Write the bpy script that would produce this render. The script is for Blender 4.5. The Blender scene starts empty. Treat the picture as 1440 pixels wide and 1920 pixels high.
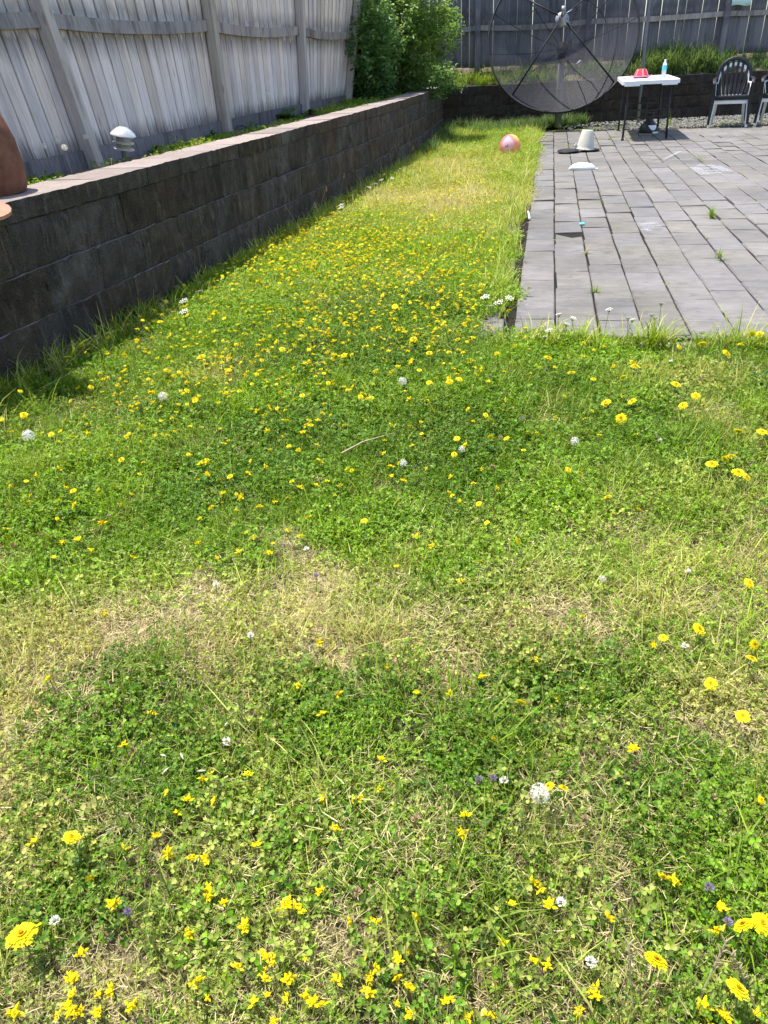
import bpy, math, random
import numpy as np
from mathutils import Vector, Matrix, Euler

rng = np.random.default_rng(7)
random.seed(7)
S = bpy.context.scene
COL = S.collection
PI = math.pi

# ------------------------------------------------------------------ camera
CAM_H, F_PX, PITCH, ROLL = 1.30, 1450.0, math.radians(30.4), math.radians(-3.2)
_F = np.array([0, math.cos(PITCH), -math.sin(PITCH)])
_X0 = np.array([1.0, 0, 0]); _Y0 = np.cross(_X0, _F)
_X = math.cos(ROLL) * _X0 + math.sin(ROLL) * _Y0
_Y = np.cross(_X, _F)
CPOS = np.array([0, 0, CAM_H])
cam = bpy.data.cameras.new('camera')
cam.sensor_fit = 'VERTICAL'; cam.sensor_height = 36.0; cam.lens = 36.0 * F_PX / 1920.0
cam.clip_start = 0.05; cam.clip_end = 2000
cob = bpy.data.objects.new('camera', cam); COL.objects.link(cob)
cob.matrix_world = Matrix(((_X[0], _Y[0], -_F[0], 0), (_X[1], _Y[1], -_F[1], 0), (_X[2], _Y[2], -_F[2], CAM_H), (0, 0, 0, 1)))
S.camera = cob

# ------------------------------------------------------------------ light
SUN = Vector((-0.273, 0.169, 1.0)).normalized()
EL = math.asin(SUN.z); AZ = math.atan2(SUN.x, SUN.y)
w = bpy.data.worlds.new('World'); S.world = w; w.use_nodes = True
wn = w.node_tree
sky = wn.nodes.new('ShaderNodeTexSky'); sky.sky_type = 'NISHITA'; sky.sun_disc = False
sky.sun_elevation = EL; sky.sun_rotation = AZ; sky.air_density = 1.0; sky.dust_density = 1.5; sky.ozone_density = 1.0
bg = wn.nodes['Background']; bg.inputs['Strength'].default_value = 0.15
wn.links.new(sky.outputs[0], bg.inputs[0])
sl = bpy.data.lights.new('sun', 'SUN'); sl.energy = 4.2; sl.angle = math.radians(0.53); sl.color = (1.0, 0.96, 0.89)
so = bpy.data.objects.new('sun', sl); COL.objects.link(so)
so.rotation_euler = SUN.to_track_quat('Z', 'Y').to_euler(); so.location = (-5, 5, 20)
S.view_settings.view_transform = 'Standard'; S.view_settings.look = 'None'
S.view_settings.gamma = 1.0; S.view_settings.use_curve_mapping = False
S.view_settings.exposure = 1.1
S.cycles.use_adaptive_sampling = True; S.cycles.adaptive_threshold = .02; S.cycles.max_bounces = 5; S.cycles.diffuse_bounces = 3; S.cycles.glossy_bounces = 2; S.cycles.transmission_bounces = 3; S.cycles.transparent_max_bounces = 8
S.cycles.use_denoising = False if not hasattr(S.cycles, 'use_denoising') else True

# ------------------------------------------------------------------ helpers
def ray(px, py):
    return _F + _X * ((px - 720) / F_PX) - _Y * ((py - 960) / F_PX)
def at(px, py, z=0.0):
    r = ray(px, py); return CPOS + r * ((z - CAM_H) / r[2])
def hit(px, py, A, d):
    n = np.array([d[1], -d[0], 0]); r = ray(px, py)
    return CPOS + r * (((A - CPOS) @ n) / (r @ n))
def proj(P):
    q = np.asarray(P) - CPOS; z = q @ _F
    return np.stack([720 + F_PX * (q @ _X) / z, 960 - F_PX * (q @ _Y) / z], -1), z

class MB:
    def __init__(s): s.v = []; s.f = []; s.m = []
    def add(s, V, Fs, mi=0):
        o = len(s.v); s.v += [tuple(map(float, p)) for p in V]
        s.f += [tuple(o + i for i in q) for q in Fs]; s.m += [mi] * len(Fs)
        return s
    def box(s, c, size, R=None, bev=0.0, mi=0):
        hx, hy, hz = size[0] / 2, size[1] / 2, size[2] / 2
        if bev <= 0:
            V = [(x, y, z) for x in (-hx, hx) for y in (-hy, hy) for z in (-hz, hz)]
            Fs = [(0, 1, 3, 2), (4, 6, 7, 5), (0, 4, 5, 1), (2, 3, 7, 6), (0, 2, 6, 4), (1, 5, 7, 3)]
        else:
            b = min(bev, hx * .9, hy * .9, hz * .9); V = []; idx = {}
            for sx in (-1, 1):
                for sy in (-1, 1):
                    for sz in (-1, 1):
                        for k, (dx, dy, dz) in enumerate(((0, b, b), (b, 0, b), (b, b, 0))):
                            idx[(sx, sy, sz, k)] = len(V)
                            V.append((sx * (hx - dx), sy * (hy - dy), sz * (hz - dz)))
            Fs = []
            for sx in (-1, 1):
                q = [idx[(sx, a, c_, 0)] for a, c_ in ((-1, -1), (1, -1), (1, 1), (-1, 1))]; Fs.append(q if sx > 0 else q[::-1])
                q = [idx[(a, sx, c_, 1)] for a, c_ in ((-1, -1), (1, -1), (1, 1), (-1, 1))]; Fs.append(q[::-1] if sx > 0 else q)
                q = [idx[(a, c_, sx, 2)] for a, c_ in ((-1, -1), (1, -1), (1, 1), (-1, 1))]; Fs.append(q if sx > 0 else q[::-1])
            for a in (-1, 1):
                for b_ in (-1, 1):
                    q = [idx[(a, b_, -1, 0)], idx[(a, b_, 1, 0)], idx[(a, b_, 1, 1)], idx[(a, b_, -1, 1)]]; Fs.append(q if a * b_ < 0 else q[::-1])
                    q = [idx[(a, -1, b_, 0)], idx[(a, 1, b_, 0)], idx[(a, 1, b_, 2)], idx[(a, -1, b_, 2)]]; Fs.append(q if a * b_ > 0 else q[::-1])
                    q = [idx[(-1, a, b_, 1)], idx[(1, a, b_, 1)], idx[(1, a, b_, 2)], idx[(-1, a, b_, 2)]]; Fs.append(q if a * b_ < 0 else q[::-1])
            for sx in (-1, 1):
                for sy in (-1, 1):
                    for sz in (-1, 1):
                        q = [idx[(sx, sy, sz, k)] for k in range(3)]; Fs.append(q if sx * sy * sz > 0 else q[::-1])
        V = np.array(V)
        if R is not None: V = V @ np.array(R)[:3, :3].T
        return s.add(V + np.array(c), Fs, mi)
    def tube(s, pts, rad, n=8, mi=0, cap=True, flat=None):
        pts = [Vector(p) for p in pts]; m = len(pts)
        rad = [rad] * m if isinstance(rad, (int, float)) else rad
        V = []; up = None
        for i, p in enumerate(pts):
            t = (pts[min(i + 1, m - 1)] - pts[max(i - 1, 0)]).normalized()
            if up is None: up = Vector((0, 0, 1)) if abs(t.z) < .9 else Vector((0, 1, 0))
            a = t.cross(up).normalized(); up = a.cross(t).normalized(); b = up
            r = rad[i]; ra, rb = (r if isinstance(r, tuple) else (r, r))
            for k in range(n):
                th = 2 * PI * (k + .5) / n
                c, sn = math.cos(th), math.sin(th)
                if flat: c = math.copysign(abs(c) ** flat, c); sn = math.copysign(abs(sn) ** flat, sn)
                V.append(p + a * (ra * c) + b * (rb * sn))
        Fs = [(i * n + k, i * n + (k + 1) % n, (i + 1) * n + (k + 1) % n, (i + 1) * n + k) for i in range(m - 1) for k in range(n)]
        if cap: Fs += [tuple(range(n))[::-1], tuple((m - 1) * n + k for k in range(n))]
        return s.add(V, Fs, mi)
    def lathe(s, prof, n=24, c=(0, 0, 0), mi=0, a0=0, cap0=False, cap1=False):
        V = []; m = len(prof)
        for r, z in prof:
            for k in range(n):
                th = a0 + 2 * PI * k / n; V.append((c[0] + r * math.cos(th), c[1] + r * math.sin(th), c[2] + z))
        Fs = [(i * n + k, i * n + (k + 1) % n, (i + 1) * n + (k + 1) % n, (i + 1) * n + k) for i in range(m - 1) for k in range(n)]
        if cap0: Fs.append(tuple(range(n))[::-1])
        if cap1: Fs.append(tuple((m - 1) * n + k for k in range(n)))
        return s.add(V, Fs, mi)
    def mesh(s, name, mats, smooth=False):
        me = bpy.data.meshes.new(name); me.from_pydata(s.v, [], s.f)
        for m in (mats if isinstance(mats, (list, tuple)) else [mats]): me.materials.append(m)
        if len(me.polygons):
            me.polygons.foreach_set('material_index', s.m)
            me.polygons.foreach_set('use_smooth', [smooth] * len(me.polygons))
        me.update(); return me
    def build(s, name, mats, parent=None, smooth=False, loc=None, rot=None):
        return link(name, s.mesh(name, mats, smooth), parent, loc, rot)

def link(name, data, parent=None, loc=None, rot=None):
    o = bpy.data.objects.new(name, data); COL.objects.link(o)
    if parent is not None: o.parent = parent
    if loc is not None: o.location = [float(a) for a in loc]
    if rot is not None: o.rotation_euler = [float(a) for a in rot]
    return o
def tag(o, label=None, cat=None, group=None, kind=None):
    if label: o['label'] = label
    if cat: o['category'] = cat
    if group: o['group'] = group
    if kind: o['kind'] = kind
    return o
def empty(name, loc=(0, 0, 0), rz=0.0, **k):
    o = link(name, None, None, loc, (0, 0, rz)); o.empty_display_size = .1
    return tag(o, **k)
def autosmooth(o, ang=40):
    me = o.data
    me.polygons.foreach_set('use_smooth', [True] * len(me.polygons))
    try: me.set_sharp_from_angle(angle=math.radians(ang))
    except Exception: pass
    return o

# ------------------------------------------------------------------ node material helpers
class NT:
    def __init__(s, name):
        s.m = bpy.data.materials.new(name); s.m.use_nodes = True; s.t = s.m.node_tree
        s.b = s.t.nodes['Principled BSDF']; s.out = s.t.nodes['Material Output']
    def n(s, typ, **kw):
        nd = s.t.nodes.new(typ)
        for k, v in kw.items():
            if k.startswith('i_'):
                key = k[2:]; key = int(key) if key.isdigit() else key.replace('_', ' ')
                s.set(nd.inputs[key], v)
            else: setattr(nd, k, v)
        return nd
    def set(s, sock, v):
        if isinstance(v, bpy.types.NodeSocket): s.t.links.new(v, sock)
        else: sock.default_value = v
    def noise(s, vec, scale, detail=4, rough=.6, dist=0):
        nd = s.n('ShaderNodeTexNoise', i_Scale=scale, i_Detail=detail, i_Roughness=rough, i_Distortion=dist)
        if vec is not None: s.set(nd.inputs['Vector'], vec)
        return nd.outputs['Fac']
    def coord(s, kind='Object'): return s.n('ShaderNodeTexCoord').outputs[kind]
    def mapv(s, vec, scale=(1, 1, 1), loc=(0, 0, 0)):
        nd = s.n('ShaderNodeMapping'); s.set(nd.inputs['Vector'], vec); nd.inputs['Scale'].default_value = scale
        s.set(nd.inputs['Location'], loc); return nd.outputs[0]
    def ramp(s, fac, stops, interp='LINEAR'):
        nd = s.n('ShaderNodeValToRGB'); s.set(nd.inputs[0], fac); cr = nd.color_ramp; cr.interpolation = interp
        while len(cr.elements) < len(stops): cr.elements.new(.5)
        for e, (p, c) in zip(cr.elements, stops):
            e.position = p; e.color = (c, c, c, 1) if isinstance(c, (int, float)) else (*c, 1)
        return nd.outputs[0]
    def mix(s, fac, a, b, typ='MIX'):
        nd = s.n('ShaderNodeMix', data_type='RGBA', blend_type=typ)
        s.set(nd.inputs[0], fac)
        for sock, v in ((nd.inputs[6], a), (nd.inputs[7], b)):
            s.set(sock, v if isinstance(v, bpy.types.NodeSocket) else (*v, 1) if len(v) == 3 else v)
        return nd.outputs[2]
    def math(s, op, a, b=0.0, c=0.0, clamp=False):
        nd = s.n('ShaderNodeMath', operation=op); nd.use_clamp = clamp
        s.set(nd.inputs[0], a); s.set(nd.inputs[1], b); s.set(nd.inputs[2], c); return nd.outputs[0]
    def hsv(s, col, h=.5, sat=1.0, v=1.0):
        nd = s.n('ShaderNodeHueSaturation'); s.set(nd.inputs['Hue'], h); s.set(nd.inputs['Saturation'], sat); s.set(nd.inputs['Value'], v)
        s.set(nd.inputs['Color'], col); return nd.outputs[0]
    def bump(s, h, strength=.3, dist=.01):
        nd = s.n('ShaderNodeBump', i_Strength=strength, i_Distance=dist); s.set(nd.inputs['Height'], h)
        s.set(s.b.inputs['Normal'], nd.outputs[0])
    def done(s, col=None, rough=.8, spec=.3, metal=0.0):
        if col is not None: s.set(s.b.inputs['Base Color'], col if isinstance(col, bpy.types.NodeSocket) else (*col, 1))
        s.set(s.b.inputs['Roughness'], rough); s.b.inputs['Specular IOR Level'].default_value = spec
        s.b.inputs['Metallic'].default_value = metal
        return s.m
    def orand(s): return s.n('ShaderNodeObjectInfo').outputs['Random']
    def offs(s, vec, k=37.0):
        r = s.orand(); cv = s.n('ShaderNodeCombineXYZ')
        s.set(cv.inputs[0], s.math('MULTIPLY', r, k)); s.set(cv.inputs[1], s.math('MULTIPLY', r, k * 1.7)); s.set(cv.inputs[2], s.math('MULTIPLY', r, k * .6))
        nd = s.n('ShaderNodeVectorMath', operation='ADD'); s.set(nd.inputs[0], vec); s.set(nd.inputs[1], cv.outputs[0]); return nd.outputs[0]

def plain(name, col, rough=.5, spec=.4, metal=0.0, var=.12, scale=30, bump=0.0):
    t = NT(name); v = t.noise(t.coord(), scale, 5, .65)
    c = t.mix(t.ramp(v, [(.3, 0.0), (.7, 1.0)]), tuple(a * (1 - var) for a in col), tuple(min(1, a * (1 + var)) for a in col))
    r = t.ramp(t.noise(t.coord(), scale * .4, 3), [(.3, max(0, rough - .12)), (.7, min(1, rough + .12))])
    if bump: t.bump(v, bump, .004)
    return t.done(c, r, spec, metal)

# fence wood: grey lavender, vertical grain, stains
def wood_mat(name, lo, hi, stain, stain_amt, mild=False):
    t = NT(name); co = t.offs(t.coord()); 
    gr = t.noise(t.mapv(co, (55, 55, 1.6)), 1.0, 6, .7, .4)
    gr2 = t.noise(t.mapv(co, (180, 180, 4)), 1.0, 3, .6)
    c = t.mix(t.ramp(gr, [(.25, 0.0), (.75, 1.0)]), lo, hi)
    c = t.mix(t.ramp(gr2, [(.47, 0.0), (.64, .25)]), c, tuple(a * .45 for a in lo))
    big = t.noise(t.mapv(co, (7, 7, 1.3)), 1.0, 5, .7)
    c = t.mix(t.math('MULTIPLY', t.ramp(big, [(.5, 0.0), (.72, 1.0)]), stain_amt), c, stain)
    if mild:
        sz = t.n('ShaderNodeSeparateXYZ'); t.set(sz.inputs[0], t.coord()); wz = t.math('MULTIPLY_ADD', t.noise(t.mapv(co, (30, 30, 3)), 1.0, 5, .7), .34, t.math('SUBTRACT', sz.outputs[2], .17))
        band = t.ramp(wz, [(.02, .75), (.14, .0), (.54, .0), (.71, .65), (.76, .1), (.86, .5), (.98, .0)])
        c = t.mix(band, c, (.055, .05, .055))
    # knots
    vo = t.n('ShaderNodeTexVoronoi', i_Scale=1.0); t.set(vo.inputs['Vector'], t.mapv(co, (9, 9, 2.4)))
    kn = t.ramp(vo.outputs['Distance'], [(.05, 1.0), (.13, 0.0)])
    c = t.mix(t.math('MULTIPLY', kn, .6), c, tuple(a * .35 for a in lo))
    wt = t.noise(t.coord('Object'), .9, 3)
    r = t.orand()
    c = t.hsv(c, t.math('MULTIPLY_ADD', r, .03, .485), t.math('MULTIPLY_ADD', r, .5, .75), t.math('MULTIPLY_ADD', t.math('FRACT', t.math('MULTIPLY', r, 7.31)), .36, .84))
    t.bump(t.math('ADD', gr, t.math('MULTIPLY', gr2, .5)), .5, .004)
    return t.done(c, .85, .2)
M = {}
M['wood'] = wood_mat('weathered_fence_wood_lightened', (.54, .445, .40), (.84, .715, .655), (.20, .17, .16), .45, True)  # colour lifted to carry the brightness of light on this fence
M['wood_back'] = wood_mat('weathered_back_fence_wood_shaded', (.115, .105, .115), (.235, .215, .23), (.05, .045, .052), .8, True)  # same wood darkened, its backlit shade put into the colour
M['wood_kick'] = wood_mat('mildewed_kick_board', (.09, .08, .085), (.22, .195, .20), (.03, .027, .03), .9)
M['wood_post'] = wood_mat('post_wood', (.35, .295, .265), (.60, .52, .465), (.15, .13, .12), .7)
M['wood_dark'] = wood_mat('stained_rail_wood', (.18, .155, .15), (.44, .38, .36), (.05, .043, .045), .9)

# retaining wall block
def block_mat(name, lo, hi, pale, moss):
    t = NT(name); co = t.offs(t.coord(), 53)
    n1 = t.noise(t.mapv(co, (9, 9, 4)), 1.0, 7, .72)
    st = t.noise(t.mapv(co, (34, 34, 3.0)), 1.0, 5, .7)
    fine = t.noise(co, 130, 4, .7)
    c = t.mix(t.ramp(n1, [(.3, 0.0), (.72, 1.0)]), lo, hi)
    c = t.mix(t.ramp(st, [(.53, 0.0), (.70, .6)]), c, pale)
    wp = t.n('ShaderNodeNewGeometry').outputs['Position']
    c = t.mix(t.ramp(t.noise(wp, 2.2, 5, .7), [(.56, 0.0), (.7, .5)]), c, pale)
    c = t.mix(t.ramp(t.noise(co, 3.2, 6, .7), [(.5, 0.0), (.68, .8)]), c, moss)
    c = t.mix(t.ramp(fine, [(.56, 0.0), (.68, .55)]), c, pale)
    c = t.mix(t.ramp(fine, [(.32, .8), (.44, 0.0)]), c, tuple(a * .35 for a in lo))
    r = t.orand(); c = t.hsv(c, .5, t.math('MULTIPLY_ADD', r, .6, .7), t.math('MULTIPLY_ADD', t.math('FRACT', t.math('MULTIPLY', r, 9.7)), .22, .88))
    t.bump(t.math('ADD', t.math('MULTIPLY', n1, 1.2), t.math('ADD', fine, t.math('MULTIPLY', st, .8))), 1.0, .022)
    return t.done(c, .92, .15)
M['block'] = block_mat('mossy_wall_block', (.050, .038, .030), (.135, .102, .080), (.27, .225, .19), (.030, .024, .021))
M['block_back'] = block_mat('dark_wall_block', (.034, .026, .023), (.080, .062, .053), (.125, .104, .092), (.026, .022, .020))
t = NT('cap_top'); co = t.offs(t.coord(), 53)
c = t.mix(t.ramp(t.noise(co, 7, 6, .7), [(.3, 0.0), (.7, 1.0)]), (.215, .175, .155), (.30, .25, .225))
c = t.mix(t.ramp(t.noise(co, 2.2, 5, .7), [(.5, 0.0), (.66, .6)]), c, (.26, .22, .21))
c = t.mix(t.ramp(t.noise(co, 150, 3, .7), [(.36, .7), (.47, 0.0)]), c, (.14, .11, .10))
r = t.orand(); c = t.hsv(c, .5, 1.0, t.math('MULTIPLY_ADD', r, .3, .85))
t.bump(t.noise(co, 120, 4, .7), .4, .004); M['cap'] = t.done(c, .9, .2)

# paver
t = NT('grey_paver'); co = t.offs(t.coord(), 41); r = t.orand()
n1 = t.noise(t.mapv(co, (7, 22, 7)), 1.0, 6, .68); n2 = t.noise(co, 170, 3, .6); n3 = t.noise(co, 4.0, 4, .65)
c = t.mix(t.ramp(n1, [(.3, 0.0), (.72, 1.0)]), (.118, .108, .098), (.210, .195, .180))
c = t.mix(t.ramp(n3, [(.54, 0.0), (.74, .45)]), c, (.25, .212, .187))
c = t.mix(t.ramp(n2, [(.3, .65), (.45, 0.0)]), c, (.06, .058, .06))
c = t.mix(t.ramp(n2, [(.6, 0.0), (.7, .4)]), c, (.24, .233, .233))
wpos = t.n('ShaderNodeNewGeometry').outputs['Position']
c = t.mix(t.ramp(t.noise(wpos, 1.1, 5, .65), [(.38, .5), (.6, 0.0)]), c, (.075, .073, .070))
c = t.mix(t.ramp(t.noise(wpos, .45, 3, .6), [(.45, 0.0), (.62, .3)]), c, (.21, .20, .198))
c = t.mix(t.ramp(t.noise(wpos, 6.5, 6, .75), [(.57, 0.0), (.70, .55)]), c, (.055, .050, .044))
c = t.mix(t.ramp(t.noise(t.mapv(wpos, (1, 1, 1), (7, 3, 0)), 9.0, 5, .75), [(.62, 0.0), (.72, .5)]), c, (.26, .25, .24))
c = t.hsv(c, t.math('MULTIPLY_ADD', r, .05, .475), t.math('MULTIPLY_ADD', r, .9, .6), t.math('MULTIPLY_ADD', t.math('FRACT', t.math('MULTIPLY', r, 5.7)), .2, .9))
t.bump(t.math('ADD', n1, t.math('MULTIPLY', n2, .6)), .45, .004); M['paver'] = t.done(c, .86, .25)

t = NT('joint_soil'); co = t.coord()
c = t.mix(t.noise(co, 30, 5, .7), (.010, .009, .008), (.032, .028, .022)); t.bump(t.noise(co, 60), .6, .01); M['joint'] = t.done(c, .95, .1)
t = NT('bed_soil'); co = t.coord()
c = t.mix(t.ramp(t.noise(co, 22, 6, .75), [(.3, 0.0), (.7, 1.0)]), (.045, .034, .025), (.20, .165, .12)); t.bump(t.noise(co, 50, 5), .8, .02); M['soil'] = t.done(c, .95, .1)
t = NT('lawn_soil'); co = t.coord()
c = t.mix(t.ramp(t.noise(co, 55, 6, .75), [(.3, 0.0), (.7, 1.0)]), (.022, .022, .010), (.13, .11, .06))
c = t.mix(t.ramp(t.noise(co, 5, 4), [(.4, 0.0), (.6, .6)]), c, (.055, .07, .02))
dr = t.n('ShaderNodeAttribute', attribute_type='GEOMETRY', attribute_name='dryness').outputs['Fac']
c = t.mix(t.math('MULTIPLY', dr, t.ramp(t.noise(co, 120, 5, .7), [(.3, .35), (.6, 1.0)]), clamp=True), c, (.30, .235, .12))
t.bump(t.noise(co, 90, 5), .9, .02); M['lawn_soil'] = t.done(c, .95, .1)

# foliage: colour from per-leaf and per-tuft attributes, translucent
def leaf_mat(name, a, b, dry, trans=.35, dryk=1.0):
    t = NT(name)
    rnd = t.n('ShaderNodeAttribute', attribute_type='GEOMETRY', attribute_name='leaf').outputs['Fac']
    tint = t.n('ShaderNodeAttribute', attribute_type='INSTANCER', attribute_name='tint').outputs['Fac']
    dr = t.n('ShaderNodeAttribute', attribute_type='INSTANCER', attribute_name='dry').outputs['Fac']
    f = t.math('MULTIPLY_ADD', tint, .55, t.math('MULTIPLY', rnd, .45), clamp=True)
    c = t.mix(f, a, b)
    sel = t.math('MULTIPLY', t.math('MULTIPLY_ADD', t.math('FRACT', t.math('MULTIPLY', rnd, 7.7)), .9, t.math('SUBTRACT', t.math('MULTIPLY', dr, 1.5), .55), clamp=True), dryk, clamp=True)
    c = t.mix(sel, c, dry)
    c = t.hsv(c, .5, 1.0, t.math('MULTIPLY_ADD', t.math('FRACT', t.math('MULTIPLY', rnd, 13.3)), .95, .5))
    t.done(c, .5, .22)
    tr = t.n('ShaderNodeBsdfTranslucent'); t.set(tr.inputs['Color'], t.hsv(c, .49, 1.1, 1.25))
    mx = t.n('ShaderNodeMixShader', i_0=trans); t.t.links.new(t.b.outputs[0], mx.inputs[1]); t.t.links.new(tr.outputs[0], mx.inputs[2])
    t.t.links.new(mx.outputs[0], t.out.inputs['Surface']); return t.m
M['clover'] = leaf_mat('clover_leaf', (.034, .118, .007), (.215, .385, .014), (.42, .40, .10))
M['grass'] = leaf_mat('grass_blade', (.075, .160, .008), (.320, .450, .022), (.54, .49, .16))
M['straw'] = leaf_mat('dry_straw', (.30, .235, .11), (.58, .49, .26), (.50, .42, .22), .25)
M['bedleaf'] = leaf_mat('bed_leaf', (.035, .10, .022), (.14, .24, .06), (.30, .28, .12))
M['shrub'] = leaf_mat('shrub_leaf', (.022, .070, .014), (.17, .28, .035), (.3, .3, .1), .4)
def petal(name, a, b, trans=.3):
    t = NT(name); r = t.orand(); c = t.mix(r, a, b); c = t.hsv(c, .5, 1.0, t.ramp(t.noise(t.coord(), 220, 3), [(.3, .8), (.7, 1.0)]))
    t.done(c, .6, .15); tr = t.n('ShaderNodeBsdfTranslucent'); t.set(tr.inputs['Color'], c)
    mx = t.n('ShaderNodeMixShader', i_0=trans); t.t.links.new(t.b.outputs[0], mx.inputs[1]); t.t.links.new(tr.outputs[0], mx.inputs[2])
    t.t.links.new(mx.outputs[0], t.out.inputs['Surface']); return t.m
M['yellow'] = petal('yellow_petal', (.88, .74, .010), (.92, .80, .02))
M['orange'] = petal('deep_yellow_petal', (.88, .69, .008), (.91, .76, .012))
M['amber'] = petal('flower_centre', (.72, .44, .010), (.80, .54, .015))
M['white'] = petal('white_petal', (.86, .83, .72), (.91, .89, .80))
M['purple'] = petal('purple_petal', (.24, .19, .30), (.32, .25, .38))
M['brownhead'] = petal('withered_head', (.30, .20, .10), (.42, .30, .18), .1)
M['stem'] = petal('flower_stem', (.16, .22, .05), (.24, .26, .09), .2)
M['drystem'] = petal('dry_stem', (.36, .30, .16), (.46, .38, .22), .2)
M['bark'] = plain('bark', (.13, .10, .075), .9, .1, 0, .4, 40, .6)

# ------------------------------------------------------------------ setting: ground, lawn
t = NT('far_ground'); co = t.coord()
c = t.mix(t.noise(co, .8, 5), (.07, .11, .03), (.17, .19, .07)); M['farground'] = t.done(c, .95, .1)
mb = MB(); mb.add([(-600, -600, -.06), (600, -600, -.06), (600, 600, -.06), (-600, 600, -.06)], [(0, 1, 2, 3)])
tag(mb.build('ground', M['farground']), kind='structure')

def lawn_h(x, y):
    return .012 * np.sin(x * 2.1 + 1.3) * np.cos(y * 1.7) + .008 * np.sin(x * 5.3 - y * 4.1) - .012
nx, ny = 130, 210
gx = np.linspace(-4.5, 7.0, nx); gy = np.linspace(-1.5, 17.0, ny)
GX, GY = np.meshgrid(gx, gy); V = np.stack([GX, GY, lawn_h(GX, GY)], -1).reshape(-1, 3)
_v = V[:, 0] * math.cos(math.radians(12.235)) - V[:, 1] * math.sin(math.radians(12.235)); _u = V[:, 0] * math.sin(math.radians(12.235)) + V[:, 1] * math.cos(math.radians(12.235))
V[:, 2] -= .12 * np.clip((_u - 3.93) / .1, 0, 1) * np.clip((_v + .36) / .14, 0, 1)
Fs = [(j * nx + i, j * nx + i + 1, (j + 1) * nx + i + 1, (j + 1) * nx + i) for j in range(ny - 1) for i in range(nx - 1)]
lawn = MB().add(V, Fs).build('lawn', M['lawn_soil'], None, True); tag(lawn, kind='structure')

# wall front line (base), as x(y)
WY = np.array([0.0, 3.52, 4.6, 6.5, 9.6, 13.0, 16.5, 18])
WX = np.array([-2.78, -1.79, -1.45, -.88, .01, .90, 1.56, 1.9])
def wall_x(y): return np.interp(y, WY, WX)
TH = math.radians(12.235)
U = np.array([math.sin(TH), math.cos(TH), 0]); Vv = np.array([math.cos(TH), -math.sin(TH), 0])
U_FRONT, U_BACK, V_LEFT = 4.02, 15.55, -.135
PW, PL = .2257, .4460
def in_patio(x, y, m=0.0):
    u = x * U[0] + y * U[1]; v = x * Vv[0] + y * Vv[1]
    return (u > U_FRONT - .06 + m) & (v > V_LEFT - .18 + m)

# ------------------------------------------------------------------ patio
patio = MB()
P0 = U * (U_FRONT - .1) + Vv * (V_LEFT - .13)
pts = [U * a + Vv * b for a, b in ((U_FRONT - .02, V_LEFT - .14), (U_FRONT - .02, 8.5), (U_BACK + .6, 8.5), (U_BACK + .6, V_LEFT - .14))]
patio.add([p + np.array([0, 0, -.02]) for p in pts], [(0, 3, 2, 1)])
patio = patio.build('patio', M['joint']); tag(patio, label='grey concrete paver patio with running rows', kind='structure')
def paver_mesh(lx, ly, seed):
    r = np.random.default_rng(seed); b = MB().box((0, 0, -.03), (lx, ly, .06), None, .005)
    v = np.array(b.v); v += r.normal(0, .0020, v.shape); b.v = [tuple(p) for p in v]; return b
pm = [paver_mesh(PW - .011, PL - .007, k).mesh('paver', M['paver']) for k in range(5)]
pm_half = [paver_mesh(PW - .011, PL / 2 - .007, 50 + k).mesh('paver', M['paver']) for k in range(2)]
cand = []
ncol = int((8.4 - V_LEFT) / PW)
for i in range(ncol):
    vc = V_LEFT + PW * (i + .5) + .004
    off = {0: .30, 1: .105, 2: .285}.get(i, (.06 if i % 2 else .285) + float(rng.normal(0, .02)))
    u0 = U_FRONT + off - PL
    j = 0
    while u0 < U_BACK - .05:
        a, bb = max(u0, U_FRONT + .003), min(u0 + PL, U_BACK)
        if bb - a > .03: cand.append((vc, (a + bb) / 2, bb - a))
        u0 += PL
cz = []
for k, (vc, uc, ln) in enumerate(cand):
    p = U * uc + Vv * vc; (q, z) = proj(p); vis = (-60 < q[0] < 1500) and (z > 0)
    cz.append((0 if vis else 1, z, k))
cz.sort(); front300 = {k for _, _, k in cz[:300]}
far_p = MB()
for k, (vc, uc, ln) in enumerate(cand):
    p = U * uc + Vv * vc; sag = -.010 * math.sin(uc * 1.1 + vc * .9) + rng.normal(0, .0022)
    if vc < .4: sag += -.006 * math.exp(-((uc - 5) / 1.5) ** 2) + rng.normal(0, .003)
    ge = rng.normal(0, .004, 2); rz = -TH + rng.normal(0, .004)
    jx = rng.normal(0, .0015)
    if k in front300:
        if abs(ln - PL) < .01: me = pm[int(rng.integers(5))]
        else: me = paver_mesh(PW - .011, max(ln - .007, .02), 900 + k).mesh('paver', M['paver'])
        o = link('paver', me, patio, p + Vv * jx + np.array([0, 0, sag]), (ge[0], ge[1], rz))
    else:
        R = Euler((ge[0], ge[1], rz)).to_matrix(); far_p.box(p + np.array([0, 0, sag - .03]), (PW - .011, max(ln - .007, .02), .06), R, .004)
fo = far_p.build('far_pavers', M['paver'], patio); fo['kind'] = 'stuff'
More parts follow.
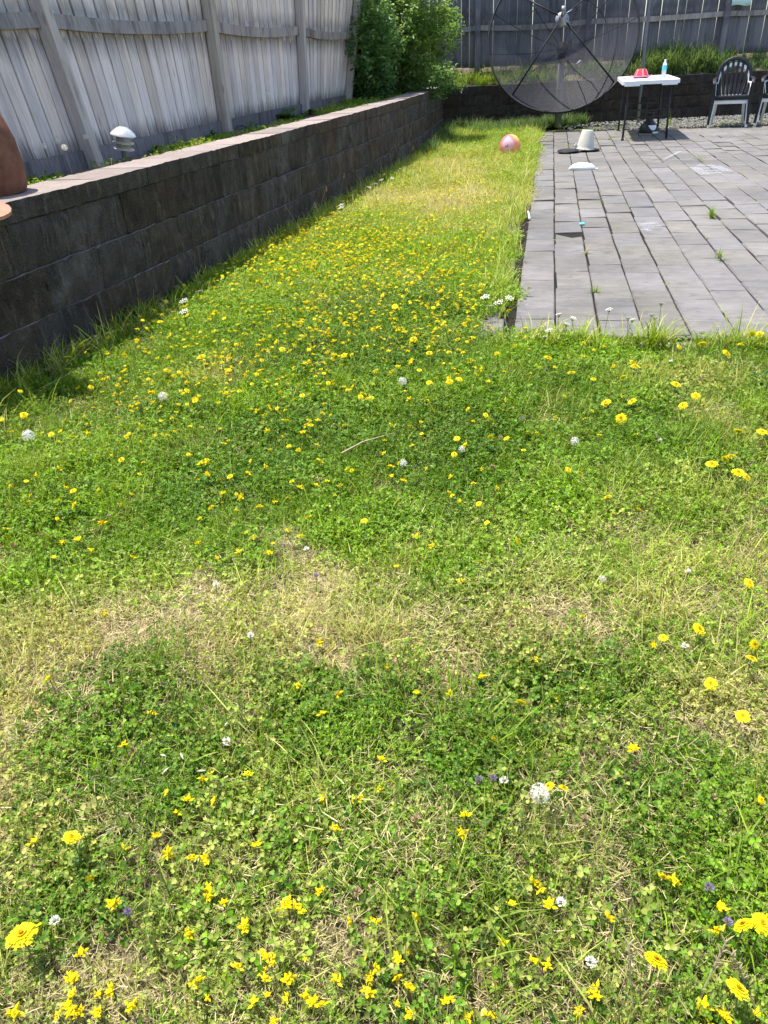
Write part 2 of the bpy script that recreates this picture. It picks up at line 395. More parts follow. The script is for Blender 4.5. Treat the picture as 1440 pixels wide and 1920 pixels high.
# border row left of the gap, tilted away, and front edging row
for j in range(9):
    uc = U_FRONT - .02 + .40 * j + .16; 
    gap = .045 + .004 * j + .02 * math.sin(j * 1.3); tilt = .10 + .05 * rng.random()
    p = U * uc + Vv * (V_LEFT - gap - .075)
    o = link('paver', MB().box((0, 0, -.03), (.14, .385, .06), None, .006).mesh('paver', M['paver']), patio, p + np.array([0, 0, -.006 - .004 * (j % 3)]), (rng.normal(0, .02), -tilt * .6, -TH + rng.normal(0, .02)))
t = NT('edging_block'); co = t.offs(t.coord()); c = t.mix(t.noise(co, 25, 5, .7), (.20, .19, .18), (.36, .345, .33)); t.bump(t.noise(co, 90, 4), .5, .006); M['edging'] = t.done(c, .9, .2)
for j in range(16):
    vc = V_LEFT - .12 + .40 * (j + .5); p = U * (U_FRONT - .075) + Vv * vc
    link('edging_block', MB().box((0, 0, -.03), (.392, .10, .06), None, .008).mesh('edging_block', M['edging']), patio, p + np.array([0, 0, -.012 + rng.normal(0, .004)]), (.05 + rng.normal(0, .02), rng.normal(0, .01), -TH + rng.normal(0, .012)))

# ------------------------------------------------------------------ retaining walls
COURSE = [(-.20, .012), (.012, .243), (.243, .475), (.475, .702), (.702, .800)]
def rough_block(L, D, H, seed, cap=False, n=(7, 4)):
    """box with a broken front face (front = -y local), x along wall"""
    r = np.random.default_rng(seed); a, b = n; V = []; idx = {}
    xs = np.linspace(-L / 2, L / 2, a); zs = np.linspace(0, H, b)
    for i, x in enumerate(xs):
        for k, z in enumerate(zs):
            e = (i in (0, a - 1)) or (k in (0, b - 1))
            d = (.006 if e else 0.0) + r.normal(0, .0042); 
            if cap: d *= .5
            idx[(i, k)] = len(V); V.append((x + (0 if not e else r.normal(0, .0012)), d, z + (r.normal(0, .0028 if not cap else .0012) if e else 0)))
    B = {}
    for i, x in enumerate(xs):
        for k in (0, b - 1): B[(i, k)] = len(V); V.append((x, D, zs[k] + (r.normal(0, .0015) if cap else 0)))
    Fs = []; mi = []
    for i in range(a - 1):
        for k in range(b - 1): Fs.append((idx[(i, k)], idx[(i + 1, k)], idx[(i + 1, k + 1)], idx[(i, k + 1)])); mi.append(0)
        Fs.append((idx[(i, b - 1)], idx[(i + 1, b - 1)], B[(i + 1, b - 1)], B[(i, b - 1)])); mi.append(1)
        Fs.append((idx[(i + 1, 0)], idx[(i, 0)], B[(i, 0)], B[(i + 1, 0)])); mi.append(0)
    for i, sgn in ((0, 1), (a - 1, -1)):
        q = [idx[(i, k)] for k in range(b)] + [B[(i, b - 1)], B[(i, 0)]]; Fs.append(q if sgn > 0 else q[::-1]); mi.append(0)
    m = MB(); m.v = V; m.f = [tuple(f) for f in Fs]; m.m = mi; return m
def path_wall(name, path, label, courses, mats, blen, setback, seed, group):
    P = np.array(path, float); seg = np.linalg.norm(np.diff(P, axis=0), axis=1); cum = np.concatenate([[0], np.cumsum(seg)])
    def pos(s):
        s = min(max(s, 0), cum[-1] - 1e-6); i = int(np.searchsorted(cum, s, 'right') - 1); i = min(i, len(seg) - 1)
        return P[i] + (P[i + 1] - P[i]) * ((s - cum[i]) / seg[i])
    root = empty(name, (*P[0], 0), label=label, cat='wall', group=group)
    r = np.random.default_rng(seed)
    for ci, (z0, z1) in enumerate(courses):
        s = -r.random() * blen * .9 if ci else 0.0
        capc = ci == len(courses) - 1
        while s < cum[-1] - .02:
            L = blen * (1 + r.normal(0, .05)) * (1.0)
            a, b = max(s, 0), min(s + L, cum[-1]); s += L
            if b - a < .05: continue
            pa, pb = pos(a), pos(b); d = pb - pa; ang = math.atan2(d[1], d[0])
            mid = (pa + pb) / 2; nrm = np.array([-d[1], d[0]]) / np.linalg.norm(d)
            back = setback * ci + r.normal(0, .0025) + (-.012 if capc else 0) - (.035 if ci == 0 else 0)
            m = rough_block(b - a - .002, .33 if capc else .26, z1 - z0 - .004, int(r.integers(1e9)), capc, (11, 6) if not capc else (12, 4))
            o = m.build('cap_block' if capc else 'block', mats, root)
            loc = mid + nrm * back
            o.location = (loc[0] - P[0][0], loc[1] - P[0][1], z0 + (r.normal(0, .0015) if ci else 0)); o.rotation_euler = (0, 0, ang + r.normal(0, .004))
    return root
ys = np.concatenate([np.arange(1.6, 16.4, .9), [16.5]])
left_path = [(float(wall_x(y)), float(y)) for y in ys]
path_wall('retaining_wall', left_path, 'long mossy block retaining wall with pinkish cap beside the lawn', COURSE, [M['block'], M['cap']], .46, .010, 3, None)
back_path = [(1.35, 16.92), (4.0, 16.78), (6.5, 16.62), (9.8, 16.45)]
BC = [(-.2, .20), (.20, .40), (.40, .60), (.60, .745)]
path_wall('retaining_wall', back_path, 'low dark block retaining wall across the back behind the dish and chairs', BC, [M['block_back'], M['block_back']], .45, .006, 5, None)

# planting beds
def sheet(name, P00, mat, nx_, ny_, fn):
    V = [fn(i / (nx_ - 1), j / (ny_ - 1)) for j in range(ny_) for i in range(nx_)]
    Fs = [(j * nx_ + i, j * nx_ + i + 1, (j + 1) * nx_ + i + 1, (j + 1) * nx_ + i) for j in range(ny_ - 1) for i in range(nx_ - 1)]
    o = MB().add(V, Fs).build(name, mat, None, True); tag(o, kind='structure'); return o
FEN = lambda y: -3.35 + .24 * y
def bed_left(a, b):
    y = 1.4 + b * 15.6; x1 = float(wall_x(y)) - .28; x0 = FEN(y) - 1.6
    x = x1 + (x0 - x1) * a
    return (x, y, .70 + .03 * math.sin(x * 9 + y * 3) * .5 + .02 * math.sin(y * 7) + (.03 if .1 < a < .4 else 0))
sheet('planting_bed', None, M['soil'], 24, 110, bed_left)
def back_y(x): return float(np.interp(x, [p[0] for p in back_path], [p[1] for p in back_path]))
def bed_back(a, b):
    x = -1.0 + a * 11.0; y = back_y(x) + .2 + b * 3.0
    return (x, y, .70 + .34 * min(1, max(0, (b * 3.0) / .75)) + .02 * math.sin(x * 5) - (.012 * (y > 18)))
sheet('raised_bed_bank', None, M['soil'], 70, 24, bed_back)

# ------------------------------------------------------------------ fences
def fence(name, label, posts, board_w, gap, hrail, mats, seed, kick=True, postw=.095, toprail=True, side=1, lap=False):
    """posts: list of (base xyz, top xyz). boards behind, rails and posts in front (side = yard side)."""
    r = np.random.default_rng(seed); wood, rail = mats
    b0 = np.array(posts[0][0]); root = empty(name, (float(b0[0]), float(b0[1]), float(b0[2])), label=label, cat='fence')
    def put(nm, mesh_, M4):
        o = link(nm, mesh_, root); o.matrix_local = Matrix.Translation(-Vector(b0)) @ M4; return o
    for k in range(len(posts) - 1):
        A0, A1 = map(np.array, posts[k]); B0, B1 = map(np.array, posts[k + 1])
        span = np.linalg.norm((B0 - A0)[:2]); nb = max(1, int(round(span / (board_w + gap))))
        d = (B0 - A0) / np.linalg.norm(B0 - A0); nrm = np.array([d[1], -d[0], 0]) * side
        pitch_ = span / nb; ptop = np.linalg.norm(B1 - A1) / nb
        for i in range(nb * 2 - 1 if lap else nb):
            f0 = (i + 1) / 2 / nb if lap else (i + .5) / nb; backing = lap and i % 2 == 1
            a = A0 + (B0 - A0) * f0; c = A1 + (B1 - A1) * f0
            up = (c - a); H = np.linalg.norm(up) + r.normal(0, .012); up /= np.linalg.norm(up)
            up = up + d * r.normal(0, .004); up /= np.linalg.norm(up)
            yv = np.cross(up, d); yv /= np.linalg.norm(yv); xv = np.cross(yv, up)
            tw = r.normal(0, .012 if lap else .02); xv2 = xv * math.cos(tw) + yv * math.sin(tw); yv2 = np.cross(up, xv2)
            bw = (max(pitch_, ptop) + .02 if backing else pitch_ - .008 - .007 * r.random() ** 2) if lap else pitch_ - gap * (r.random() ** 8) * 1.2 - .0006
            lay = .0245 if backing else 0.0  # backing boards added behind the front row to keep its gaps dark
            m = MB().box((0, 0, H / 2), (bw, .016 if not lay else .030, H), None, .003).mesh('board', wood)
            base = a - nrm * (.03 + lay + (0 if lap else abs(r.normal(0, .002)))) + up * (.10 + r.normal(0, .008))
            M4 = Matrix(((xv2[0], yv2[0], up[0], base[0]), (xv2[1], yv2[1], up[1], base[1]), (xv2[2], yv2[2], up[2], base[2]), (0, 0, 0, 1)))
            put('board', m, M4)
        # rails (bent slightly), kick board
        def rail_piece(nm, z0, z1, th, offn, sagm):
            n_ = 7; m = MB()
            V = []
            for q in range(n_):
                ff = q / (n_ - 1); a = A0 + (B0 - A0) * ff; c = A1 + (B1 - A1) * ff; up = (c - a) / np.linalg.norm(c - a)
                s_ = sagm * 4 * ff * (1 - ff)
                for zz in (z0, z1):
                    for on in (offn, offn + th):
                        p = a + up * (zz + s_) + nrm * on - b0; V.append(p + d * (.012 if q == 0 else -.012 if q == n_ - 1 else 0))
            Fs = []
            for q in range(n_ - 1):
                o_ = q * 4
                for e0, e1 in ((0, 1), (1, 3), (3, 2), (2, 0)): Fs.append((o_ + e0, o_ + e1, o_ + 4 + e1, o_ + 4 + e0))
            Fs += [(0, 2, 3, 1), ((n_ - 1) * 4, (n_ - 1) * 4 + 1, (n_ - 1) * 4 + 3, (n_ - 1) * 4 + 2)]
            m.add(V, Fs).build(nm, M['wood_kick'] if 'kick' in nm else rail, root)
        zr = hrail[k] if isinstance(hrail, list) else (hrail, hrail)
        rail_piece('rail', zr[0], zr[0] + .088, .038, -.019, -.03 + r.normal(0, .012))
        if toprail: rail_piece('rail', 1.62, 1.705, .038, -.019, 0)
        if kick: rail_piece('kick_board', -.03, .12, .025, -.019, r.normal(0, .008))
    for k, (A0, A1) in enumerate(posts):
        A0, A1 = np.array(A0), np.array(A1); up = (A1 - A0); H = np.linalg.norm(up); up /= H
        nxt = np.array(posts[min(k + 1, len(posts) - 1)][0]) - np.array(posts[max(k - 1, 0)][0]); d = nxt / np.linalg.norm(nxt)
        yv = np.cross(up, d); yv /= np.linalg.norm(yv); xv = np.cross(yv, up); nrm = np.array([d[1], -d[0], 0]) * side
        m = MB().box((0, 0, H / 2 - .1), (postw, postw, H + .3), None, .005).mesh('post', M['wood_post'] if lap else wood)
        base = A0 + nrm * (postw / 2 - .017)
        put('post', m, Matrix(((xv[0], yv[0], up[0], base[0]), (xv[1], yv[1], up[1], base[1]), (xv[2], yv[2], up[2], base[2]), (0, 0, 0, 1))))
    return root
FA = np.array([-3.35, 0, 0]); FD = np.array([.24, 1, 0]) / math.hypot(.24, 1)
posts = []
for (bx, by), (tx, ty) in (((167, 297), (63, 0)), ((421, 258), (383, 0)), ((568, 210), (557, 0)), ((648, 198), (667, 0))):
    P = hit(bx, by, FA, FD); s = (P - FA) @ FD; r_ = ray(tx, ty); t_ = (s - (CPOS - FA) @ FD) / (r_ @ FD); Q = CPOS + r_ * t_
    up = (Q - P) / np.linalg.norm(Q - P); P = P - up * (P[2] - .73) / up[2]; posts.append((P, P + up * 1.86))
P = posts[0][0] - FD * 2.45; posts.insert(0, (P, P + np.array([-.33, 0, 1.83])))
P = posts[-1][0] + FD * 2.4; posts.append((P, P + np.array([.25, 0, 1.83])))
P = posts[-1][0] + FD * 2.4; posts.append((P, P + np.array([.1, 0, 1.83])))
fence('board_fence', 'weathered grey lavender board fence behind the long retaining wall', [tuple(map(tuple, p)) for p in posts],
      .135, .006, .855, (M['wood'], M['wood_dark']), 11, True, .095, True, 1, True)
bx = [-1.2, .8, 2.33, 4.45, 7.02, 9.6]; posts = []
for i, x in enumerate(bx):
    y = 17.62 - .06 * (x - 2); posts.append(((x, y, .93), (x + (.05 if i == 4 else 0.0), y + .02, .93 + 1.85)))
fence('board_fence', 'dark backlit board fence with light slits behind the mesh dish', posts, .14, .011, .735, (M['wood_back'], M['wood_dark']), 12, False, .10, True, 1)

# ------------------------------------------------------------------ furniture and things on the patio
M['table_white'] = plain('white_plastic', (.78, .78, .76), .4, .4, 0, .05, 12)
M['black_metal'] = plain('black_painted_steel', (.018, .018, .020), .45, .4, 0, .3, 60)
M['dark_plastic'] = plain('dark_grey_plastic', (.013, .0135, .016), .5, .3, 0, .2, 20)
M['chair_white'] = plain('white_chair_plastic', (.72, .72, .70), .4, .45, 0, .06, 18)
M['pole_grey'] = plain('grey_pole_metal', (.17, .18, .21), .45, .5, .4, .15, 40)
M['bucket'] = plain('cream_plastic', (.50, .48, .41), .45, .4, 0, .06, 14)
M['white_plastic'] = plain('matt_white_plastic', (.80, .80, .79), .5, .35, 0, .04, 25)
M['pink_plate'] = plain('pink_plate', (.66, .30, .48), .4, .45, 0, .06, 20)
M['red'] = plain('red_plastic', (.62, .055, .075), .4, .45, 0, .1, 25)
M['pale_edge'] = plain('pale_pink_edge', (.78, .50, .42), .45, .4)
M['rust'] = plain('rusty_clay', (.165, .066, .040), .8, .2, 0, .35, 16, .25)
M['terracotta'] = plain('terracotta', (.42, .19, .125), .8, .2, 0, .18, 22, .15)
M['cyan'] = plain('cyan_plastic', (.10, .50, .56), .4, .45)
M['cloth_blue'] = plain('pale_turquoise_cloth', (.58, .76, .80), .8, .2, 0, .06, 6)

table = empty('folding_table', (4.55, 13.95, 0), math.atan2(-.24, .97), label='white topped folding table with black steel legs on the pavers', cat='table')
TW, TL, TZ = .82, 1.95, .825
m = MB(); n_ = 24; V = []
def rrect(hw, hl, r, z, k=6):
    out = []
    for cx, cy, a0 in ((hw - r, hl - r, 0), (-hw + r, hl - r, PI / 2), (-hw + r, -hl + r, PI), (hw - r, -hl + r, 1.5 * PI)):
        for q in range(k): a = a0 + PI / 2 * q / (k - 1); out.append((cx + r * math.cos(a), cy + r * math.sin(a), z))
    return out
rings = [rrect(TW / 2 - .006, TL / 2 - .006, .05, TZ), rrect(TW / 2, TL / 2, .055, TZ - .007), rrect(TW / 2, TL / 2, .055, TZ - .055), rrect(TW / 2 - .008, TL / 2 - .008, .05, TZ - .055)]
N = len(rings[0]); Vt = [p for rg in rings for p in rg]
# carrying notch in the end aprons
Vt2 = []
for i, p in enumerate(Vt): Vt2.append(p)
Fs = [tuple(range(N))] + [(a * N + (k + 1) % N, a * N + k, (a + 1) * N + k, (a + 1) * N + (k + 1) % N) for a in range(3) for k in range(N)] + [tuple(range(3 * N, 4 * N))[::-1]]
top = m.add(Vt2, Fs).build('table_top', M['table_white'], table); autosmooth(top, 35)
# end apron with raised middle (the notch) seen as two deeper lips
for e in (-1, 1):
    for sx in (-1, 1):
        MB().box((sx * (TW * .34 - .012), e * (TL / 2 - .006), TZ - .064), (TW * .27, .012, .022), None, .003).build('apron_lip', M['table_white'], table)
for e in (-1, 1):
    y = e * .78
    for sx in (-1, 1):
        lg = MB().tube([(sx * .30, y - e * .02, TZ - .06), (sx * .315, y, .3), (sx * .325, y + e * .02, 0)], .017, 8).build('leg', M['black_metal'], table, True)
        MB().lathe([(.0, 0), (.022, 0), (.022, .03), (.018, .034), (0, .034)], 10, (sx * .325, y + e * .02, 0)).build('foot_cap', M['dark_plastic'], lg, True)
    for z in (.42, .32): MB().tube([(-.312, y - e * .008, z), (.312, y - e * .008, z)], .009, 6).build('cross_bar', M['black_metal'], table, True)
    MB().tube([(0, y, .42), (0, y - e * .30, TZ - .058)], .008, 6).build('brace', M['black_metal'], table, True)
Tm = table.matrix_basis.copy(); Tm = Matrix.Translation((4.55, 13.95, 0)) @ Matrix.Rotation(math.atan2(-.24, .97), 4, 'Z')
def on_table(x, y): p = Tm @ Vector((x, y, TZ)); return p
# plate + bowl + bottle
p = on_table(-.10, -.10)
m = MB(); prof = [(.0, .0), (.09, .0), (.115, .012), (.155, .026), (.168, .030), (.166, .034), (.15, .031), (.11, .018), (.085, .007), (0, .007)]
nS = 32; 
m.lathe(prof, nS)
v = np.array(m.v); rr = np.hypot(v[:, 0], v[:, 1]); th = np.arctan2(v[:, 1], v[:, 0]); v[:, 2] += np.where(rr > .12, .006 * np.cos(th * 8), 0); m.v = [tuple(q) for q in v]
tag(autosmooth(m.build('plate', M['pink_plate'], None, True, p)), 'pink wavy rimmed plate on the white folding table', 'plate')
bowl = empty('bowl', (p.x, p.y, p.z + .009), .3, label='red faceted bowl upturned on the pink plate', cat='bowl')
MB().lathe([(.122, 0), (.066, .118), (.0, .118)], 6, a0=.2).build('body', M['red'], bowl)
m = MB()
for k in range(6):
    a = .2 + 2 * PI * k / 6; m.tube([(.123 * math.cos(a), .123 * math.sin(a), .004), (.067 * math.cos(a), .067 * math.sin(a), .118)], .0055, 5)
m.build('edge_trim', M['pale_edge'], bowl)
p = on_table(.24, -.12)
bot = empty('water_bottle', p, 0, label='clear plastic water bottle with blue label on the folding table', cat='bottle'); bot.scale = (.92, .92, .86)
t = NT('clear_plastic'); t.done((.86, .92, .93), .12, .5); t.b.inputs['Transmission Weight'].default_value = .55; M['clear'] = t.m
prof = [(.0, 0), (.034, .0), (.037, .008), (.0355, .03), (.037, .05), (.0355, .075), (.037, .10), (.037, .19), (.030, .222), (.016, .245), (.014, .262), (0, .262)]
autosmooth(MB().lathe(prof, 20).build('body', M['clear'], bot, True))
autosmooth(MB().lathe([(.0378, .105), (.0384, .11), (.0384, .178), (.0378, .183)], 20).build('label_band', M['cyan'], bot, True))
autosmooth(MB().lathe([(.0, .262), (.0165, .262), (.0165, .280), (.0, .282)], 16).build('cap', M['white_plastic'], bot, True), 30)

# stand below the table
P = at(1215, 250)
st = empty('umbrella_stand', (P[0], P[1], .004), .2, label='squat black stand with a neck and pale front patch under the table', cat='stand')
sbase = autosmooth(MB().lathe([(.0, 0), (.15, .0), (.158, .02), (.150, .07), (.125, .125), (.085, .165), (.066, .18), (.0, .182)], 28).build('base', M['black_metal'], st, True))
autosmooth(MB().lathe([(.066, .17), (.063, .19), (.063, .275), (.070, .285), (.070, .305), (.0, .307)], 20).build('neck', M['black_metal'], st, True))
m = MB(); V = []
for i in range(9):
    a = -PI / 2 - .62 + 1.24 * i / 8; r0 = .146; 
    for k in range(4):
        z = .125 - .075 * math.cos((i - 4) / 4 * PI / 2) * k / 3; rr = np.interp(z, [0, .02, .07, .125, .165], [.15, .158, .150, .125, .085]) + .004
        V.append((rr * math.cos(a), rr * math.sin(a), z))
m.add(V, [(i * 4 + k, (i + 1) * 4 + k, (i + 1) * 4 + k + 1, i * 4 + k + 1) for i in range(8) for k in range(3)]).build('pale_patch', M['white_plastic'], sbase)  # pale curved patch over the front of the base
MB().box((.03, -.175, .015), (.10, .035, .028), None, .008).build('foot', M['white_plastic'], st)

# leaning grey pole with hooked rod
P0 = at(1196, 231); pd = np.array([1.0, -.02, 0]); A = np.array([P0[0], P0[1], 0])
Pm = hit(1212, 60, A, pd); Pt = hit(1220, 0, A, pd)
dirp = (Pt - Pm); ext = Pt + dirp * .9
pole = empty('leaning_pole', (P0[0], P0[1], 0), label='thin grey metal pole leaning behind the folding table', cat='pole')
rel = lambda q: Vector(q) - Vector((P0[0], P0[1], 0))
MB().tube([rel((P0[0], P0[1], 0)), rel((Pm + [P0[0], P0[1], 0]) / 2), rel(Pm), rel(Pt), rel(ext)], [.026, .026, .024, .022, .022], 10).build('shaft', M['pole_grey'], pole, True)
MB().tube([rel(Pm + dirp * .55), rel(Pt + [.10, -.03, .02]), rel(Pt + [.28, -.03, .12]), rel(Pt + [.5, -.03, .13])], .016, 8).build('hook_rod', M['pole_grey'], pole, True)

# ---- monobloc chairs
def chair(mat, name, label, loc, rz, group):
    root = empty(name, loc, rz, label=label, cat='chair', group=group); k = 1.03 if mat is M['dark_plastic'] else .985
    def sc(p): return (p[0] * k, p[1] * k, p[2] * k)
    # seat: curved slab
    V = []; nx_, ny_ = 9, 7
    for lay in (0, 1):
        for j in range(ny_):
            for i in range(nx_):
                x = -1 + 2 * i / (nx_ - 1); y = -1 + 2 * j / (ny_ - 1)
                wd = .245 - .02 * max(0, y); z = .42 - .018 * (1 - x * x) * (1 - .5 * y * y) + .01 * (-y) - .02 * (lay)
                if j == 0: z -= .012
                V.append(sc((x * wd, .0 + y * .23, z)))
    n0 = nx_ * ny_; Fs = []
    for j in range(ny_ - 1):
        for i in range(nx_ - 1):
            a = j * nx_ + i; Fs.append((a, a + 1, a + nx_ + 1, a + nx_)); Fs.append((n0 + a, n0 + a + nx_, n0 + a + nx_ + 1, n0 + a + 1))
    for i in range(nx_ - 1): Fs.append((i, n0 + i, n0 + i + 1, i + 1)); a = (ny_ - 1) * nx_ + i; Fs.append((a, a + 1, n0 + a + 1, n0 + a))
    for j in range(ny_ - 1): a = j * nx_; Fs.append((a, a + nx_, n0 + a + nx_, n0 + a)); a += nx_ - 1; Fs.append((a, n0 + a, n0 + a + nx_, a + nx_))
    autosmooth(MB().add(V, Fs).build('seat', mat, root), 40)
    # front apron
    MB().tube([sc((-.245, -.225, .385)), sc((-.12, -.238, .388)), sc((.12, -.238, .388)), sc((.245, -.225, .385))], [(.012 * k, .030 * k)] * 4, 8, flat=.6).build('apron', mat, root)
    # back arch
    arch = []
    for i in range(15):
        a = PI * i / 14; x = -.262 * math.cos(a) if abs(math.cos(a)) < .9 else -.262 * math.cos(a); z = .60 + .335 * math.sin(a) ** .8 if 0 < i < 14 else .60
        arch.append((x, .235 + (z - .42) * .21, z))
    arch = [(-.215, .215, .42)] + arch + [(.215, .215, .42)]
    MB().tube([sc(p) for p in arch], [(.028 * k, .012 * k)] * len(arch), 8, flat=.7).build('back_frame', mat, root)
    for i in range(6):
        f = -1 + 2 * i / 5; xb, xt = f * .135, f * .195; zt = .60 + .335 * (1 - (xt / .262) ** 2) ** .42 - .025
        MB().tube([sc((xb, .222, .415)), sc((xb * 1.05 + (xt - xb) * .35, .225 + .17 * .21 + .012, .58)), sc((xt, .235 + (zt - .42) * .21, zt))], [(.016 * k, .005 * k), (.019 * k, .005 * k), (.022 * k, .005 * k)], 6, flat=.5).build('slat', mat, root)
    for s in (-1, 1):
        MB().tube([sc((s * .255, .285, .66)), sc((s * .285, .16, .655)), sc((s * .292, -.05, .645)), sc((s * .288, -.20, .625)), sc((s * .284, -.235, .585))], [(.024 * k, .010 * k), (.028 * k, .011 * k), (.030 * k, .011 * k), (.028 * k, .012 * k), (.022 * k, .014 * k)], 8, flat=.7).build('arm', mat, root)
        MB().tube([sc((s * .284, -.225, .60)), sc((s * .272, -.228, .40)), sc((s * .30, -.27, 0))], [(.024 * k, .018 * k), (.028 * k, .018 * k), (.020 * k, .014 * k)], 8, flat=.6).build('leg', mat, root)
        MB().tube([sc((s * .215, .215, .43)), sc((s * .235, .255, .2)), sc((s * .262, .33, 0))], [(.026 * k, .016 * k), (.024 * k, .016 * k), (.020 * k, .014 * k)], 8, flat=.6).build('leg', mat, root)
    return root
C1 = at(1376, 239); C1 = (C1[0], C1[1] + .30, 0)
gp = 'stacked plastic garden chairs'
chair(M['chair_white'], 'garden_chair', 'white plastic chair stacked under dark chair right of the folding table', C1, -.38, gp)
chair(M['dark_plastic'], 'garden_chair', 'dark plastic slat back armchair stacked on white chair right of the table', (C1[0] - .005, C1[1] - .012, .045), -.38, gp)
C2 = (C1[0] + .78, C1[1] - .12, 0)
chair(M['chair_white'], 'garden_chair', 'white plastic chair under a dark one, cut by the right picture edge', C2, -.5, gp)
chair(M['dark_plastic'], 'garden_chair', 'dark plastic armchair stacked on white one at the right picture edge', (C2[0] - .005, C2[1] - .012, .045), -.5, gp)

# ---- bucket, lid pieces, ball, toys
P = at(1100, 284)
bk = empty('bucket', (P[0], P[1] + .12, .012), .0, label='cream plastic bucket standing upside down on the pavers', cat='bucket')
bk.rotation_euler = (.0, .11, 0); bk.scale = (.9, .9, .96)
autosmooth(MB().lathe([(.148, .0), (.150, .012), (.140, .02), (.132, .045), (.094, .255), (.086, .266), (.0, .270)], 32).build('body', M['bucket'], bk, True), 45)
MB().lathe([(.150, .0), (.156, .004), (.156, .014), (.149, .018)], 32).build('rim', M['bucket'], bk, True)
MB().box((-.155, -.02, .045), (.06, .02, .055), Matrix.Rotation(.7, 3, 'Y'), .008).build('handle_lug', M['bucket'], bk)
P = at(1070, 286)
sd = autosmooth(MB().lathe([(.0, .012), (.12, .010), (.135, .016), (.150, .022), (.154, .018), (.140, .004), (.0, .002)], 28).build('saucer', M['dark_plastic'], None, True, (P[0] - .02, P[1] + .08, .004), (.05, -.03, 0)))
tag(sd, 'flat black plastic saucer lying left of the cream bucket', 'saucer')
P = at(1122, 284)
sd = autosmooth(MB().lathe([(.0, .012), (.10, .010), (.12, .016), (.13, .022), (.134, .018), (.12, .004), (.0, .002)], 28).build('saucer', M['dark_plastic'], None, True, (P[0] - .08, P[1] + .14, .002), (.0, .02, 0)))
tag(sd, 'black plastic disc poking out right of the cream bucket', 'saucer')
# white half-round tub piece
P = at(1092, 320); m = MB(); V = []; 
for i in range(13):
    a = PI * i / 12
    for k in range(6):
        b = PI / 2 * k / 5; V.append((-.165 * math.cos(a) * math.cos(b * .8) ** .8, .20 * math.sin(a) * math.cos(b * .97) ** .8, .085 * math.sin(b) ** .9 * (.75 + .25 * math.sin(a))))
Fs = [(i * 6 + k, (i + 1) * 6 + k, (i + 1) * 6 + k + 1, i * 6 + k + 1) for i in range(12) for k in range(5)]
m.add(V, [f[::-1] for f in Fs]); m.add([V[k] for k in range(6)] + [V[72 + k] for k in (5, 4, 3, 2, 1, 0)], [tuple(range(12))[::-1]]); m.add([V[i * 6 + 5] for i in range(13)], [tuple(range(13))[::-1]]); m.box((.168, -.005, .012), (.03, .02, .018), None, .004)
o = m.build('half_round_tub', M['white_plastic'], None, True, (P[0], P[1], .003), (0, 0, -.1)); autosmooth(o, 50)
sm = o.modifiers.new('thick', 'SOLIDIFY'); sm.thickness = .006
tag(o, 'white half-round plastic piece lying on pavers in front of the bucket', 'plastic piece')
# ball
t = NT('ball_skin'); g_ = t.coord()
c = t.mix(t.ramp(t.noise(g_, 5.5, 3, .5, .6), [(.38, 0.0), (.62, 1.0)]), (.85, .26, .33), (.86, .40, .22))
sx = t.n('ShaderNodeSeparateXYZ'); t.set(sx.inputs[0], g_)
up = t.math('MULTIPLY_ADD', sx.outputs[2], 3.2, t.math('MULTIPLY', sx.outputs[0], 3.0))
c = t.mix(t.ramp(t.math('ADD', up, t.math('MULTIPLY', t.noise(g_, 6), .25)), [(.5, 0.0), (.68, 1.0)]), c, (.86, .70, .16))
dv = t.n('ShaderNodeVectorMath', operation='DISTANCE'); t.set(dv.inputs[0], g_); dv.inputs[1].default_value = (-.062, -.125, .035)
c = t.mix(t.ramp(dv.outputs['Value'], [(.07, 1.0), (.105, 0.0)]), c, (.80, .60, .74))
dv2 = t.n('ShaderNodeVectorMath', operation='DISTANCE'); t.set(dv2.inputs[0], g_); dv2.inputs[1].default_value = (-.068, -.122, .02)
c = t.mix(t.ramp(dv2.outputs['Value'], [(.016, 1.0), (.026, 0.0)]), c, (.42, .08, .30))
t.done(c, .3, .5); tr = t.n('ShaderNodeBsdfTranslucent'); t.set(tr.inputs['Color'], c)
mx = t.n('ShaderNodeMixShader', i_0=.4); t.t.links.new(t.b.outputs[0], mx.inputs[1]); t.t.links.new(tr.outputs[0], mx.inputs[2]); t.t.links.new(mx.outputs[0], t.out.inputs['Surface']); M['ball'] = t.m
P = at(958, 296); m = MB(); R_ = .148
m.lathe([(R_ * math.sin(PI * i / 18) + (1e-4 if i in (0, 18) else 0), -R_ * math.cos(PI * i / 18)) for i in range(19)], 32)
ball = m.build('play_ball', M['ball'], None, True, (P[0], P[1] + .1, .145)); tag(ball, 'pink, orange and yellow inflatable ball lying in the grass', 'ball')
MB().lathe([(.0, .0), (.012, .0), (.013, .004), (.008, .008), (0, .009)], 12).build('valve', M['pink_plate'], ball, True, (-.073, -.127, .02), (1.35, 0, -.52))
# cyan ring toy, white stick
P = at(1091, 421)
o = MB(); o.tube([(.017 * math.cos(a), .017 * math.sin(a), .008) for a in np.linspace(0, 2 * PI, 17)], .007, 8, cap=False)
o = o.build('toy_ring', M['cyan'], None, True, (P[0], P[1], .0), (0.15, 0, 0)); tag(o, 'small cyan toy ring lying on a paver joint', 'toy')
Pa, Pb = at(993, 413), at(990, 396)
o = MB().box((0, 0, 0), (.016, float(np.linalg.norm(Pb - Pa)) * .8, .016), None, .003).build('white_stick', M['white_plastic'], None, False, (*((Pa + Pb) / 2)[:2], .004), (0, 0, -math.atan2(Pb[0] - Pa[0], Pb[1] - Pa[1])))
tag(o, 'short white stick wedged in the wide gap of the patio border', 'stick')

